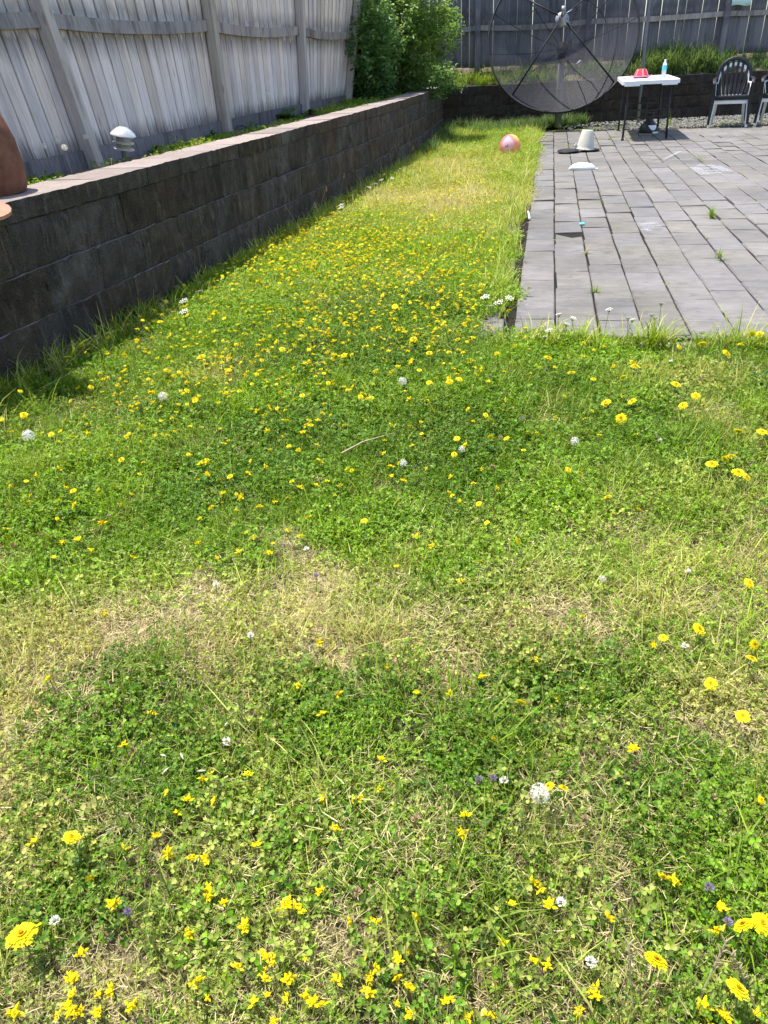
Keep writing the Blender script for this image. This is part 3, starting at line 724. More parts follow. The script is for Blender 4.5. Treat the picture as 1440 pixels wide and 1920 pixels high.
# chalk scribbles: thin rubbed strokes lying on the pavers
t = NT('chalk'); nz = t.noise(t.coord('Object'), 60, 5, .7)
t.done((.62, .68, .72), .95, .05); trn = t.n('ShaderNodeBsdfTransparent'); mx = t.n('ShaderNodeMixShader'); t.set(mx.inputs[0], t.ramp(nz, [(.42, 0.0), (.75, .55)]))
t.t.links.new(trn.outputs[0], mx.inputs[1]); t.t.links.new(t.b.outputs[0], mx.inputs[2]); t.t.links.new(mx.outputs[0], t.out.inputs['Surface']); M['chalk'] = t.m
def chalk(strokes, wd, label):
    m = MB(); 
    for st_ in strokes:
        for (a, b) in zip(st_[:-1], st_[1:]):
            A_, B_ = at(*a), at(*b); d = (B_ - A_)[:2]; L = np.linalg.norm(d); n = np.array([-d[1], d[0]]) / L * wd / 2; z = .016
            m.add([(A_[0] + n[0], A_[1] + n[1], z), (A_[0] - n[0], A_[1] - n[1], z), (B_[0] - n[0], B_[1] - n[1], z), (B_[0] + n[0], B_[1] + n[1], z)], [(0, 1, 2, 3)])
    o = m.build('chalk_drawing', M['chalk']); tag(o, label, 'chalk drawing'); return o
chalk([[(1307, 312), (1340, 313)], [(1305, 318), (1343, 317)], [(1303, 324), (1345, 322)], [(1308, 328), (1352, 326)], [(1300, 316), (1322, 330)], [(1342, 314), (1364, 324)]], .11, 'faint blue white chalk scribble in the middle of the patio')
chalk([[(1200, 424), (1232, 421)], [(1204, 429), (1240, 427)], [(1206, 433), (1222, 436)]], .06, 'small pale chalk smudge near the left of the patio')
chalk([[(1232, 305), (1300, 300)], [(1244, 301), (1275, 286)]], .05, 'thin chalk line behind the main scribble')

# cloth on back fence
P = hit(1390, 4, np.array([2, 17.52, 0]), np.array([1, -.06, 0]))
m = MB(); V = []
for i in range(8):
    for k in range(6):
        V.append(((i / 7 - .5) * .36, -.014 + .012 * math.sin(i * 1.4) * (1 - k / 6), .55 * k / 5 - .05 + .012 * math.sin(i * .9) * (k == 0)))
m.add(V, [(i * 6 + k, (i + 1) * 6 + k, (i + 1) * 6 + k + 1, i * 6 + k + 1) for i in range(7) for k in range(5)])
o = m.build('hanging_cloth', M['cloth_blue'], None, True, P); o.modifiers.new('thick', 'SOLIDIFY').thickness = .006
tag(o, 'pale turquoise cloth hanging on the back fence at top right', 'cloth')

# ---- terracotta chiminea at the near end of the wall, solar lamp
ch = empty('chiminea', (-2.0, 4.28, .80), -.9, label='rust brown rounded clay chiminea on the wall end at left edge', cat='chiminea')
autosmooth(MB().lathe([(.0, 0), (.255, .0), (.268, .03), (.272, .12), (.262, .24), (.235, .33), (.19, .40), (.13, .45), (.10, .50), (.095, .70), (.12, .74), (.0, .74)], 36).build('body', M['rust'], ch, True), 60)
P = at(8, 392, .81)
m = MB(); V = []; 
for lay in (0, 1):
    for i in range(13):
        a = -PI / 2 + PI * i / 12; V.append((.10 + .14 * math.cos(a) ** .6 if abs(math.cos(a)) > 1e-6 else .10, .13 * math.sin(a), .0 - .014 * lay + .025 * (1 - math.cos(a))))
    V.append((-.12, .12, -.014 * lay + .03)); V.append((-.12, -.12, -.014 * lay + .03))
n0 = 15; ordr = list(range(15))
m.add(V, [tuple(range(15)), tuple(range(29, 14, -1))] + [(i, n0 + i, n0 + (i + 1) % 15, (i + 1) % 15) for i in range(15)])
lip = m.build('mouth_lip', M['terracotta'], ch); lip.matrix_parent_inverse = Matrix.Identity(4)
W = Matrix.Translation((P[0] - .215, P[1] + .06, .815)) @ Matrix.Rotation(-.55, 4, 'Z') @ Matrix.Rotation(.12, 4, 'Y')
lip.matrix_local = (Matrix.Translation((-2.0, 4.28, .80)) @ Matrix.Rotation(-.9, 4, 'Z')).inverted() @ W

P = at(232, 314, .73)
lamp = empty('path_light', (P[0], P[1], .70), .4, label='silver domed solar path light on a stake in the narrow bed', cat='lamp'); lamp.scale = (.9, .9, .94)
M['lamp_metal'] = plain('brushed_lamp_metal', (.66, .64, .60), .3, .5, .55, .12, 40)
M['lamp_glass'] = plain('lamp_lens', (.24, .22, .21), .25, .5, 0, .2, 30)
tilt = Euler((.10, .16, 0))
def lp(mb_, nm, mt): o = mb_.build(nm, mt, lamp, True, None, tilt); autosmooth(o, 50); return o
lp(MB().lathe([(.0, .306), (.03, .303), (.055, .290), (.088, .262), (.094, .250), (.088, .243), (.05, .238), (.0, .238)], 28), 'cap', M['lamp_metal'])
lp(MB().lathe([(.052, .155), (.055, .16), (.055, .24), (.05, .243)], 24), 'lens', M['lamp_glass'])
for z in (.155, .197): lp(MB().lathe([(.050, z + .004), (.078, z), (.080, z + .006), (.052, z + .014)], 28), 'ring', M['lamp_metal'])
lp(MB().tube([(0, 0, -.05), (0, 0, .16)], .016, 8), 'stake', M['pole_grey'])

# ------------------------------------------------------------------ satellite dish
t = NT('dish_screen'); t.done((.035, .035, .045), .6, .3)
trn = t.n('ShaderNodeBsdfTransparent'); mx = t.n('ShaderNodeMixShader', i_0=.40); t.t.links.new(trn.outputs[0], mx.inputs[1]); t.t.links.new(t.b.outputs[0], mx.inputs[2]); t.t.links.new(mx.outputs[0], t.out.inputs['Surface']); M['screen'] = t.m
M['dish_metal'] = plain('dish_dark_metal', (.016, .016, .019), .65, .25, 0, .5, 25)
M['galv'] = plain('galvanised_metal', (.27, .27, .30), .4, .5, .5, .25, 30)
M['grey_post'] = plain('grey_post', (.13, .13, .15), .6, .3, .2, .2, 15)
DY = 15.75
Cc = hit(1054, 66, np.array([0, DY, 0]), np.array([1, 0, 0])); RD = 137.5 / F_PX * ((Cc - CPOS) @ _F)
ax_el, ax_az = math.radians(24), math.radians(-8)
axv = Vector((math.sin(ax_az) * math.cos(ax_el), -math.cos(ax_az) * math.cos(ax_el), math.sin(ax_el)))
toc = Vector((-Cc[0], -Cc[1], 0)).normalized(); axv = (toc * math.cos(ax_el) + Vector((0, 0, math.sin(ax_el)))); axv.rotate(Euler((0, 0, -.03)))
Q = axv.to_track_quat('Z', 'Y').to_matrix().to_4x4()
DEP = .46
post_base = Vector((Cc[0], Cc[1], 0)) - axv * 0.0; 
vert_w = Vector(Cc) - axv * DEP
dish = empty('satellite_dish', (vert_w.x + .02, vert_w.y + .2, 0), label='large black mesh satellite dish on a post in front of the back wall', cat='dish')
W0 = Matrix.Translation(-dish.location)
def dpart(mb_, nm, mt, par=None):
    o = mb_.build(nm, mt, par or dish, True)
    if par is None: o.matrix_local = W0 @ Matrix.Translation(vert_w) @ Q
    return o
zpar = lambda r: DEP * (r / RD) ** 2
nr, na = 10, 64
sc_ = MB().lathe([(max(.03, RD * i / nr), zpar(RD * i / nr)) for i in range(nr + 1)], na); dpart(sc_, 'mesh_screen', M['screen'])
rim = [(RD * math.cos(a), RD * math.sin(a), DEP) for a in np.linspace(0, 2 * PI, 73)]
dpart(MB().tube(rim, .020, 6, cap=False), 'rim', M['dish_metal'])
for rr_ in (.62,):
    dpart(MB().tube([(RD * rr_ * math.cos(a), RD * rr_ * math.sin(a), zpar(RD * rr_) - .012) for a in np.linspace(0, 2 * PI, 61)], .007, 5, cap=False), 'hoop', M['dish_metal'])
for k in range(12):
    a = 2 * PI * (k + .35) / 12
    dpart(MB().tube([(r * math.cos(a), r * math.sin(a), zpar(r) - .015) for r in np.linspace(.12, RD, 8)], .007, 5), 'rib', M['dish_metal'])
FZ = 1.02
for a in (PI * .25, PI * .75, PI * 1.25, PI * 1.75):
    a += .08
    dpart(MB().tube([(RD * .96 * math.cos(a), RD * .96 * math.sin(a), zpar(RD * .96)), (.10 * math.cos(a), .10 * math.sin(a), FZ)], .014, 6), 'feed_strut', M['dish_metal'])
horn = dpart(MB().lathe([(.0, FZ - .06), (.11, FZ - .06), (.115, FZ), (.06, FZ + .01), (.055, FZ + .10), (.0, FZ + .10)], 20), 'feed_horn', M['galv'])
dpart(MB().box((.02, .06, FZ + .15), (.07, .07, .16), None, .01).tube([(0, 0, FZ + .1), (.02, .03, FZ + .2)], .03, 8), 'receiver', M['galv'], horn)
dpart(MB().tube([(.06, .05, FZ + .1), (.16, -.10, FZ * .8), (.20, -.2, FZ * .55), (.12, -.1, .1)], .008, 5), 'cable', M['galv'])
dpart(MB().tube([(.05, .05, FZ + .05), (.28, .32, FZ * .8), (.30, .1, FZ * .5), (.06, -.1, .06)], .008, 5), 'cable', M['galv'])
dpart(MB().lathe([(.0, -.05), (.10, -.05), (.11, -.02), (.09, .0), (.0, .001)], 16), 'hub', M['dish_metal'])
mp = vert_w - axv * .16
o = MB().tube([rel_ for rel_ in (Vector((0, .0, 0)), Vector((0, 0, mp.z - .05)))], .062, 14).build('post', M['grey_post'], dish, True)
o.location = (mp.x - dish.location.x, mp.y - dish.location.y, 0)
MB().tube([mp - dish.location + Vector((0, 0, -.15)), vert_w - axv * .05 - dish.location], .07, 10).build('mount', M['dish_metal'], dish, True)
MB().tube([mp - dish.location + Vector((0, .02, -.45)), vert_w - dish.location + (Q @ Vector((.35, -.25, .02)))], .022, 8).build('actuator', M['galv'], dish, True)

# ------------------------------------------------------------------ vegetation prototypes
class LM:
    """leaf mesh with a per-leaf random value"""
    def __init__(s): s.v = []; s.f = []; s.a = []; s.m = []
    def add(s, V, Fs, val, mi=0):
        o = len(s.v); s.v += [tuple(map(float, p)) for p in V]; s.a += [val] * len(V)
        s.f += [tuple(o + i for i in q) for q in Fs]; s.m += [mi] * len(Fs)
    def mesh(s, name, mats, smooth=True):
        me = bpy.data.meshes.new(name); me.from_pydata(s.v, [], s.f)
        for m in (mats if isinstance(mats, (list, tuple)) else [mats]): me.materials.append(m)
        me.polygons.foreach_set('material_index', s.m); me.polygons.foreach_set('use_smooth', [smooth] * len(s.f))
        at_ = me.attributes.new('leaf', 'FLOAT', 'POINT'); at_.data.foreach_set('value', np.array(s.a, dtype=np.float32)); me.update(); return me
def frame(nrm, head):
    n = np.asarray(nrm, float); n /= np.linalg.norm(n); h = np.asarray(head, float); h = h - n * (h @ n); h /= np.linalg.norm(h)
    return h, np.cross(n, h), n
def leaflet(L, base, hd, sd, n, ln, wd, val, kind=0):
    shp = [(0, 0), (.42, .52), (.34, .92), (0, .90), (-.34, .92), (-.42, .52)] if kind == 0 else [(0, 0), (.36, .45), (.20, .80), (0, 1.0), (-.20, .80), (-.36, .45)]
    V = [base + hd * (b * ln) + sd * (a * wd) + n * (abs(a) * wd * .5 - b * b * ln * .12) for a, b in shp]
    L.add(V, [(0, 1, 2, 3), (0, 3, 4, 5)], val)
def blade(L, p0, az, ln, wd, lean, curl, val, n=3, zmin=.003, mi=0):
    hd = np.array([math.cos(az), math.sin(az), 0]); sd = np.array([-hd[1], hd[0], 0]); V = []; p = np.array(p0, float); a = lean
    for i in range(n + 1):
        wv = wd * (1 - (i / n) ** 2 * .9) / 2
        if i == n: V.append(p.copy())
        else: V += [p - sd * wv, p + sd * wv]
        p = p + (hd * math.sin(a) + np.array([0, 0, math.cos(a)])) * (ln / n); a += curl / n
        if p[2] < zmin: p[2] = zmin
    Fs = [(2 * i, 2 * i + 1, 2 * i + 3, 2 * i + 2) for i in range(n - 1)] + [(2 * n - 2, 2 * n - 1, 2 * n)]
    L.add(V, Fs, val, mi)
def clover_tuft(r, n=95, rad=.095, size=(.0045, .0095), pointy=False, hz=(.010, .042)):
    L = LM()
    for _ in range(n):
        a, d = r.random() * 2 * PI, rad * math.sqrt(r.random()); h = hz[0] + (hz[1] - hz[0]) * r.random() ** 1.2
        b = np.array([d * math.cos(a), d * math.sin(a), h]); val = r.random(); ln = size[0] + (size[1] - size[0]) * r.random()
        nr_ = np.array([r.normal(0, .42), r.normal(0, .42), 1.0]); a1 = r.random() * 2 * PI
        hd, sd, nn = frame(nr_, (math.cos(a1), math.sin(a1), 0))
        for k in range(3 if not pointy else 4):
            th = (k - 1) * 2.05 + r.normal(0, .15) if not pointy else (k - 1.5) * 1.0 + r.normal(0, .25)
            h2 = hd * math.cos(th) + sd * math.sin(th); s2 = np.cross(nn, h2); tilt = r.normal(.1, .25)
            h3 = h2 * math.cos(tilt) + nn * math.sin(tilt); n3 = np.cross(h3, s2)
            leaflet(L, b, h3, s2, n3, ln * (1 + r.normal(0, .1)), ln * (1.15 if not pointy else .62), min(1, max(0, val + r.normal(0, .05))), 1 if pointy else 0)
        g0 = np.array([b[0] * .75, b[1] * .75, -.004]); sd2 = np.array([-math.sin(a), math.cos(a), 0]) * .0006
        L.add([g0 - sd2, g0 + sd2, b + sd2, b - sd2], [(0, 1, 2, 3)], .75)
    return L
def grass_tuft(r, n=46, rad=.085, ln=(.025, .065), wd=(.0014, .0028), lean=(.15, 1.25), curl=(.1, .9)):
    L = LM()
    for _ in range(n):
        a, d = r.random() * 2 * PI, rad * math.sqrt(r.random())
        blade(L, (d * math.cos(a), d * math.sin(a), -.004), r.random() * 2 * PI, ln[0] + (ln[1] - ln[0]) * r.random(), wd[0] + (wd[1] - wd[0]) * r.random(),
              lean[0] + (lean[1] - lean[0]) * r.random(), curl[0] + (curl[1] - curl[0]) * r.random(), r.random())
    return L
def straw_tuft(r, n=130, rad=.12):
    L = LM()
    for _ in range(n):
        a, d = r.random() * 2 * PI, rad * math.sqrt(r.random())
        blade(L, (d * math.cos(a), d * math.sin(a), .004 + .014 * r.random()), r.random() * 2 * PI, .010 + .030 * r.random() ** 1.5, .0007 + .0011 * r.random(), 1.15 + .55 * r.random(), r.normal(0, .5), r.random(), 3, .003)
    return L
def broad_tuft(r, n=9):
    L = LM()
    for k in range(n):
        a = 2 * PI * k / n + r.normal(0, .25); ln = .035 + .035 * r.random(); el = .35 + .5 * r.random()
        hd = np.array([math.cos(a) * math.cos(el), math.sin(a) * math.cos(el), math.sin(el)]); sd = np.array([-math.sin(a), math.cos(a), 0]); nn = np.cross(hd, sd); val = r.random()
        V = []; 
        for t_, w_ in ((0, .06), (.3, .30), (.6, .40), (.85, .22), (1, 0.02)):
            c_ = hd * (t_ * ln) - np.array([0, 0, 1]) * (t_ * t_ * ln * .45); V += [c_ - sd * w_ * ln * .5 + nn * -.002, c_ + nn * .003, c_ + sd * w_ * ln * .5 + nn * -.002]
        L.add(V, [f for i in range(4) for f in ((3 * i, 3 * i + 1, 3 * i + 4, 3 * i + 3), (3 * i + 1, 3 * i + 2, 3 * i + 5, 3 * i + 4))], val)
    return L

def scatter(name, protos, P, rot, scl, idx, dry, tint, label=None):
    """one stuff object: points that instance the prototype tufts (geometry nodes)"""
    pc = bpy.data.collections.new(name + '_tufts')
    for k, me in enumerate(protos):
        o = bpy.data.objects.new('tuft_%02d' % k + '_' + name, me); pc.objects.link(o)
    me = bpy.data.meshes.new(name); me.from_pydata([tuple(map(float, p)) for p in P], [], [])
    def attr(nm, typ, data, key='value'):
        a = me.attributes.new(nm, typ, 'POINT'); a.data.foreach_set(key, np.ascontiguousarray(data).ravel())
    attr('rot', 'FLOAT_VECTOR', rot.astype(np.float32), 'vector'); attr('scl', 'FLOAT', scl.astype(np.float32))
    attr('pick', 'INT', idx.astype(np.int32)); attr('dry', 'FLOAT', dry.astype(np.float32)); attr('tint', 'FLOAT', tint.astype(np.float32))
    o = link(name, me); ng = bpy.data.node_groups.new(name, 'GeometryNodeTree')
    ng.interface.new_socket('Geometry', in_out='INPUT', socket_type='NodeSocketGeometry'); ng.interface.new_socket('Geometry', in_out='OUTPUT', socket_type='NodeSocketGeometry')
    N_ = ng.nodes; Lk = ng.links.new
    gi, go = N_.new('NodeGroupInput'), N_.new('NodeGroupOutput'); ip = N_.new('GeometryNodeInstanceOnPoints'); ci = N_.new('GeometryNodeCollectionInfo')
    ci.inputs['Collection'].default_value = pc; ci.inputs['Separate Children'].default_value = True; ci.inputs['Reset Children'].default_value = True
    def na_(nm, typ): q = N_.new('GeometryNodeInputNamedAttribute'); q.data_type = typ; q.inputs['Name'].default_value = nm; return q.outputs['Attribute']
    Lk(gi.outputs[0], ip.inputs['Points']); Lk(ci.outputs[0], ip.inputs['Instance']); ip.inputs['Pick Instance'].default_value = True
    Lk(na_('pick', 'INT'), ip.inputs['Instance Index'])
    e2r = N_.new('FunctionNodeEulerToRotation'); Lk(na_('rot', 'FLOAT_VECTOR'), e2r.inputs[0]); Lk(e2r.outputs[0], ip.inputs['Rotation'])
    Lk(na_('scl', 'FLOAT'), ip.inputs['Scale']); Lk(ip.outputs[0], go.inputs[0])
    md = o.modifiers.new('scatter', 'NODES'); md.node_group = ng
    tag(o, label, None, None, 'stuff'); return o

# value noise on the ground for patchiness
_perm = np.random.default_rng(5).random((64, 64))
def vnoise(x, y, s):
    x = np.asarray(x) * s; y = np.asarray(y) * s; xi = np.floor(x).astype(int); yi = np.floor(y).astype(int); fx = x - xi; fy = y - yi
    fx = fx * fx * (3 - 2 * fx); fy = fy * fy * (3 - 2 * fy); g_ = lambda a, b: _perm[a % 64, b % 64]
    return (g_(xi, yi) * (1 - fx) + g_(xi + 1, yi) * fx) * (1 - fy) + (g_(xi, yi + 1) * (1 - fx) + g_(xi + 1, yi + 1) * fx) * fy
def fbm(x, y, s): return (vnoise(x, y, s) + .5 * vnoise(x + 9.1, y + 3.3, s * 2.1) + .25 * vnoise(x + 2.7, y + 7.9, s * 4.3)) / 1.75
def blobs(lst):
    out = []
    for (px, py, rx, ry, wgt) in lst:
        c = at(px, py); ex = np.linalg.norm(at(px + rx, py) - c); ey = abs(at(px, py + ry)[1] - at(px, py - ry)[1]) / 2; out.append((c[0], c[1], ex, ey, wgt))
    return out
DRY = blobs([(620, 1110, 260, 75, .9), (380, 1110, 160, 60, .8), (160, 1195, 190, 60, .85), (50, 1330, 100, 130, .8), (790, 1180, 240, 65, .85), (1010, 1150, 230, 90, .75),
             (1180, 1060, 260, 110, .5), (1330, 760, 140, 110, .5), (820, 380, 150, 42, .9), (850, 320, 120, 34, .6), (930, 420, 60, 34, .6), (50, 1560, 80, 55, .7),
             (1080, 1580, 120, 60, .45), (1290, 1290, 170, 70, .5), (640, 1270, 60, 26, .8), (470, 1640, 90, 40, .4), (760, 1720, 120, 40, .35), (1380, 1030, 120, 160, .5), (620, 1860, 160, 50, .4), (1000, 1880, 170, 40, .45),
             (370, 690, 60, 40, .4), (1150, 960, 120, 40, .35), (560, 560, 160, 30, .35)])
GREEN = blobs([(250, 1290, 130, 90, .9), (600, 1360, 260, 70, .8), (240, 940, 260, 90, .8), (720, 780, 330, 150, .8), (1150, 800, 160, 70, .6), (1010, 1290, 120, 50, .8), (1210, 1480, 160, 60, .6),
               (1230, 1690, 130, 60, .7), (560, 1590, 200, 50, .5), (150, 1680, 150, 60, .5), (640, 600, 300, 80, .5), (330, 1480, 200, 60, .5), (880, 1450, 120, 60, .5)])
def field(bl, x, y):
    f = np.zeros_like(x)
    for (cx, cy, ex, ey, wgt) in bl: f = np.maximum(f, wgt * np.exp(-(((x - cx) / ex) ** 2 + ((y - cy) / ey) ** 2) ** 1.3))
    return f
def dryness(x, y):
    n = fbm(x, y, 3.1); far = np.clip((y - 6) / 3, 0, 1) * .16
    d = field(DRY, x, y) * (.05 + 1.18 * fbm(x + 4, y, 6.0)) - .34 * field(GREEN, x, y) + .55 * (n - .42) + .62 * (fbm(x + 17, y + 23, 9.0) - .49) + far
    d = d + np.clip(2.5 - y, 0, 1.3) * (.30 * fbm(x + 8, y + 1, 8.0) + .26 * fbm(x + 1, y + 4, 2.6) - .13 - .16 * field(GREEN, x, y))
    return np.clip(d, 0, 1)

_lv = np.array([v.co[:] for v in lawn.data.vertices]); _da = lawn.data.attributes.new('dryness', 'FLOAT', 'POINT'); _da.data.foreach_set('value', np.clip(dryness(_lv[:, 0], _lv[:, 1]) * 1.4, 0, 1).astype(np.float32))
LA = dict(x0=-2.9, x1=5.2, y0=.15, y1=17.0)
def lawn_points(dens_fn, nmax, seed):
    r = np.random.default_rng(seed); x = r.uniform(LA['x0'], LA['x1'], nmax); y = LA['y0'] + (LA['y1'] - LA['y0']) * r.random(nmax) ** 1.0
    ok = (x > wall_x(y) + .02) & (y < 16.75 - .05 * x)
    u = x * U[0] + y * U[1]; v = x * Vv[0] + y * Vv[1]
    edge = V_LEFT - .07 + .04 * np.sin(u * 3.1) - .16 * np.exp(-((u - 4.25) / .35) ** 4) - .13 * np.exp(-((u - 7.0) / .9) ** 4)
    ok &= ~((u > U_FRONT - .045) & (v > edge)) 
    ok &= ~((x > 3.2) & (y > 5))
    q, z = proj(np.stack([x, y, np.zeros_like(x)], -1)); inview = (z > .3) & (q[:, 0] > -480) & (q[:, 0] < 1920) & (q[:, 1] < 2150)
    dist = np.hypot(y, 1.3)
    keep = r.random(nmax) < dens_fn(x, y, dist) * np.where(inview, 1, .25)
    m_ = ok & keep; return x[m_], y[m_], dist[m_], r
NM = 200000      # candidates over the box = ~2400 per square metre
AREA = (LA['x1'] - LA['x0']) * (LA['y1'] - LA['y0']); PER = NM / AREA
def mk_scatter(name, protos, per_m2, seed, sclf, label, kinds=None, zoff=0.0):
    x, y, dist, r = lawn_points(lambda a, b, c: np.clip(per_m2(a, b, c) / PER, 0, 1), NM, seed)
    n = len(x); rot = np.stack([r.normal(0, .14, n), r.normal(0, .14, n), r.uniform(0, 2 * PI, n)], -1)
    scl = sclf(x, y, dist) * np.clip(np.exp(r.normal(0, .25, n)) * (.62 + .75 * fbm(x + 51, y + 9, 1.9)), .4, 1.3); d = dryness(x, y)
    tint = np.clip(.42 + 1.9 * (fbm(x + 11, y + 5, 2.3) - .47) + r.normal(0, .16, n) - .42 * field(GREEN, x, y) + .55 * np.clip((y - 3.4) / 3, 0, 1) + .35 * np.exp(-((x - 1.1) / .8) ** 2 - ((y - 2.6) / .9) ** 2), 0, 1)  # tint rises with distance, sunlit brightness put into the far leaf colour
    idx = r.integers(0, len(protos), n) if kinds is None else kinds(x, y, r)
    z = lawn_h(x, y) + zoff; o = scatter(name, protos, np.stack([x, y, z], -1), rot, scl, idx, np.clip(d + r.normal(0, .1, n), 0, 1), tint, label)
    print(name, n); return o
rp = np.random.default_rng(21)
clover_p = [clover_tuft(rp).mesh('clover', M['clover']) for _ in range(5)] + [clover_tuft(rp, 85, .09, (.005, .009), True, (.008, .05)).mesh('trefoil', M['clover']) for _ in range(5)]
grass_p = [grass_tuft(rp).mesh('grass', M['grass']) for _ in range(6)] + [grass_tuft(rp, 34, .07, (.05, .13), (.0018, .0036), (.1, .9), (.3, 1.4)).mesh('grass', M['grass']) for _ in range(3)]
straw_p = [straw_tuft(rp).mesh('straw', M['straw']) for _ in range(6)]
broad_p = [broad_tuft(rp).mesh('broad', M['bedleaf']) for _ in range(4)]
fs = lambda x, y, d: 1.0 + .06 * np.clip(d - 2, 0, 9)
fade = lambda d: np.clip(1.25 - .085 * d, .38, 1.1)
mk_scatter('clover_cover', clover_p, lambda x, y, d: 340 * fade(d) * np.clip(1.12 - 1.25 * dryness(x, y), .06, 1) * np.clip(.1 + 1.0 * fbm(x, y, 4.2) + 1.5 * (fbm(x + 31, y + 3, 10.0) - .42) + .25 * field(GREEN, x, y), .12, 1.4), 31, fs, 'low green clover and trefoil leaves covering the lawn')
mk_scatter('lawn_grass', grass_p, lambda x, y, d: 270 * fade(d) * np.clip(.15 + 1.1 * fbm(x + 5, y + 8, 3.4) + 1.2 * (fbm(x + 41, y + 13, 8.0) - .45) + .5 * np.exp(-((x - 1.5) / .9) ** 2 - ((y - 3.0) / 1.0) ** 2), .1, 1.6) * (1 + .8 * np.clip((y - 5) / 4, 0, 1)), 32, fs, 'short green and yellowing grass blades mixed through the lawn')
mk_scatter('dry_straw', straw_p, lambda x, y, d: 440 * fade(d) * np.clip(dryness(x, y) * 1.2 + (.05 + .16 * np.clip(2.6 - y, 0, 1)) * (fbm(x + 2, y + 6, 5.5) * 2), 0, 1), 33, fs, 'tan dry grass lying in the bare patches of the lawn')
mk_scatter('broadleaf_weeds', broad_p, lambda x, y, d: 26 * np.clip(fbm(x + 3, y + 2, 1.7) * 2 - .7, 0, 1), 34, lambda x, y, d: .9 + 0 * x, 'small broad leaved weeds dotted in the lawn')

# taller fringe grass along walls, patio border and in beds
tall_p = [grass_tuft(rp, 16, .05, (.12, .26), (.004, .008), (.05, .6), (.4, 1.7)).mesh('tall_grass', M['grass']) for _ in range(4)]
lush_p = [grass_tuft(rp, 26, .10, (.25, .55), (.010, .018), (.05, .7), (.6, 2.0)).mesh('lush_grass', M['bedleaf']) for _ in range(4)]
def simple_scatter(name, protos, pts, scl, dry, tint, label, seed):
    r = np.random.default_rng(seed); pts = np.array(pts); n = len(pts)
    return scatter(name, protos, pts, np.stack([r.normal(0, .1, n), r.normal(0, .1, n), r.uniform(0, 2 * PI, n)], -1), scl * r.uniform(.7, 1.3, n), r.integers(0, len(protos), n), np.clip(dry + r.normal(0, .15, n), 0, 1), np.clip(tint + r.normal(0, .18, n), 0, 1), label)
r = np.random.default_rng(77); pts = []
for _ in range(330):
    y = r.uniform(2.6, 16.4); pts.append((wall_x(y) + .03 + abs(r.normal(0, .07)), y, -.005))
for _ in range(150):
    u = r.uniform(4.4, 15.4); p = U * u + Vv * (V_LEFT - .05 - abs(r.normal(0, .09))); 
    pts.append((p[0], p[1], -.005))
for _ in range(110):
    v = r.uniform(-.3, 3.4); p = U * (U_FRONT - .10 - abs(r.normal(0, .05))) + Vv * v; pts.append((p[0], p[1], -.01))
simple_scatter('fringe_grass', tall_p, pts, .8, .25, .5, 'longer grass along the wall foot and patio border', 5)
pts = []
for _ in range(560):
    x = r.uniform(3.1, 9.3); 
    if r.random() > (.35 + .65 * math.exp(-((x - 5.9) / 1.1) ** 2)): continue
    b = r.uniform(.05, .62); pts.append((x, back_y(x) + .18 + b, .70 + .34 * min(1, b / .75)))
simple_scatter('bank_grass', lush_p + [broad_tuft(rp, 22).mesh('broad', M['bedleaf'])], pts, np.array([.42 + .42 * math.exp(-((p[0] - 6.1) / .75) ** 2) + .3 * vnoise(p[0] * 2.3, 1.0, 1.0) for p in pts]), .10, .7, 'lush long grass on the bank behind the back wall', 6)
pts = []
for _ in range(300):
    x = r.uniform(1.55, 4.3); pts.append((x, back_y(x) - .10 - abs(r.normal(0, .55)) * (1.0 if x < 3.3 else .3), -.01))
for _ in range(60):
    y = r.uniform(12.5, 16.5); pts.append((wall_x(y) + .08 + abs(r.normal(0, .1)), y, -.01))
simple_scatter('shaded_long_grass', lush_p, pts, .5, .05, .3, 'dark long grass at the foot of the back wall below the dish', 16)  # low tint puts the shade below the dish into the grass colour
pts = []
for _ in range(420):
    x = r.uniform(1.3, 4.0); b = r.uniform(.0, .55); pts.append((x, back_y(x) + .16 + b, .70 + .34 * min(1, b / .75)))
simple_scatter('bank_weeds', tall_p + broad_p, pts, 1.0, .05, .25, 'dark low weeds on the bank beside the shrub', 8)
pts = []
for _ in range(900):
    y = r.uniform(2.5, 15); f_ = r.random(); x = (wall_x(y) - .36) * (1 - f_) + (FEN(y) + .05) * f_
    if vnoise(x * 3, y * 1.4, 1.0) > .52: pts.append((x, y, .71))
simple_scatter('bed_weeds', [broad_tuft(rp, 14).mesh('broad', M['bedleaf']) for _ in range(4)] + clover_p[:3] + clover_p[5:7], pts, 1.0 + 0 * np.array([p[0] for p in pts]) + .9 * (np.array([vnoise(p[0] * 5, p[1] * 2.2, 1.0) for p in pts])), .12, .4, 'weeds and grass growing in the narrow bed along the fence', 9)
# gravel strip
t = NT('pale_gravel'); rr_ = t.n('ShaderNodeAttribute', attribute_type='INSTANCER', attribute_name='tint').outputs['Fac']; t.done(t.mix(rr_, (.16, .15, .135), (.42, .40, .37)), .9, .2); M['gravel'] = t.m
stone_p = []
for k in range(4):
    q = LM(); rs = np.random.default_rng(k + 3); V = []
    for i in range(4):
        for j in range(6):
            ph = PI * (i + .5) / 4; thh = 2 * PI * j / 6; s_ = .013 * (1 + rs.normal(0, .2)); V.append((s_ * 1.3 * math.sin(ph) * math.cos(thh), s_ * math.sin(ph) * math.sin(thh), s_ * .7 * math.cos(ph)))
    Fs = [(i * 6 + j, (i + 1) * 6 + j, (i + 1) * 6 + (j + 1) % 6, i * 6 + (j + 1) % 6) for i in range(3) for j in range(6)] + [tuple(range(6)), tuple(range(23, 17, -1))]
    q.add(V, Fs, .5); stone_p.append(q.mesh('stone', M['gravel'], False))
pts = []
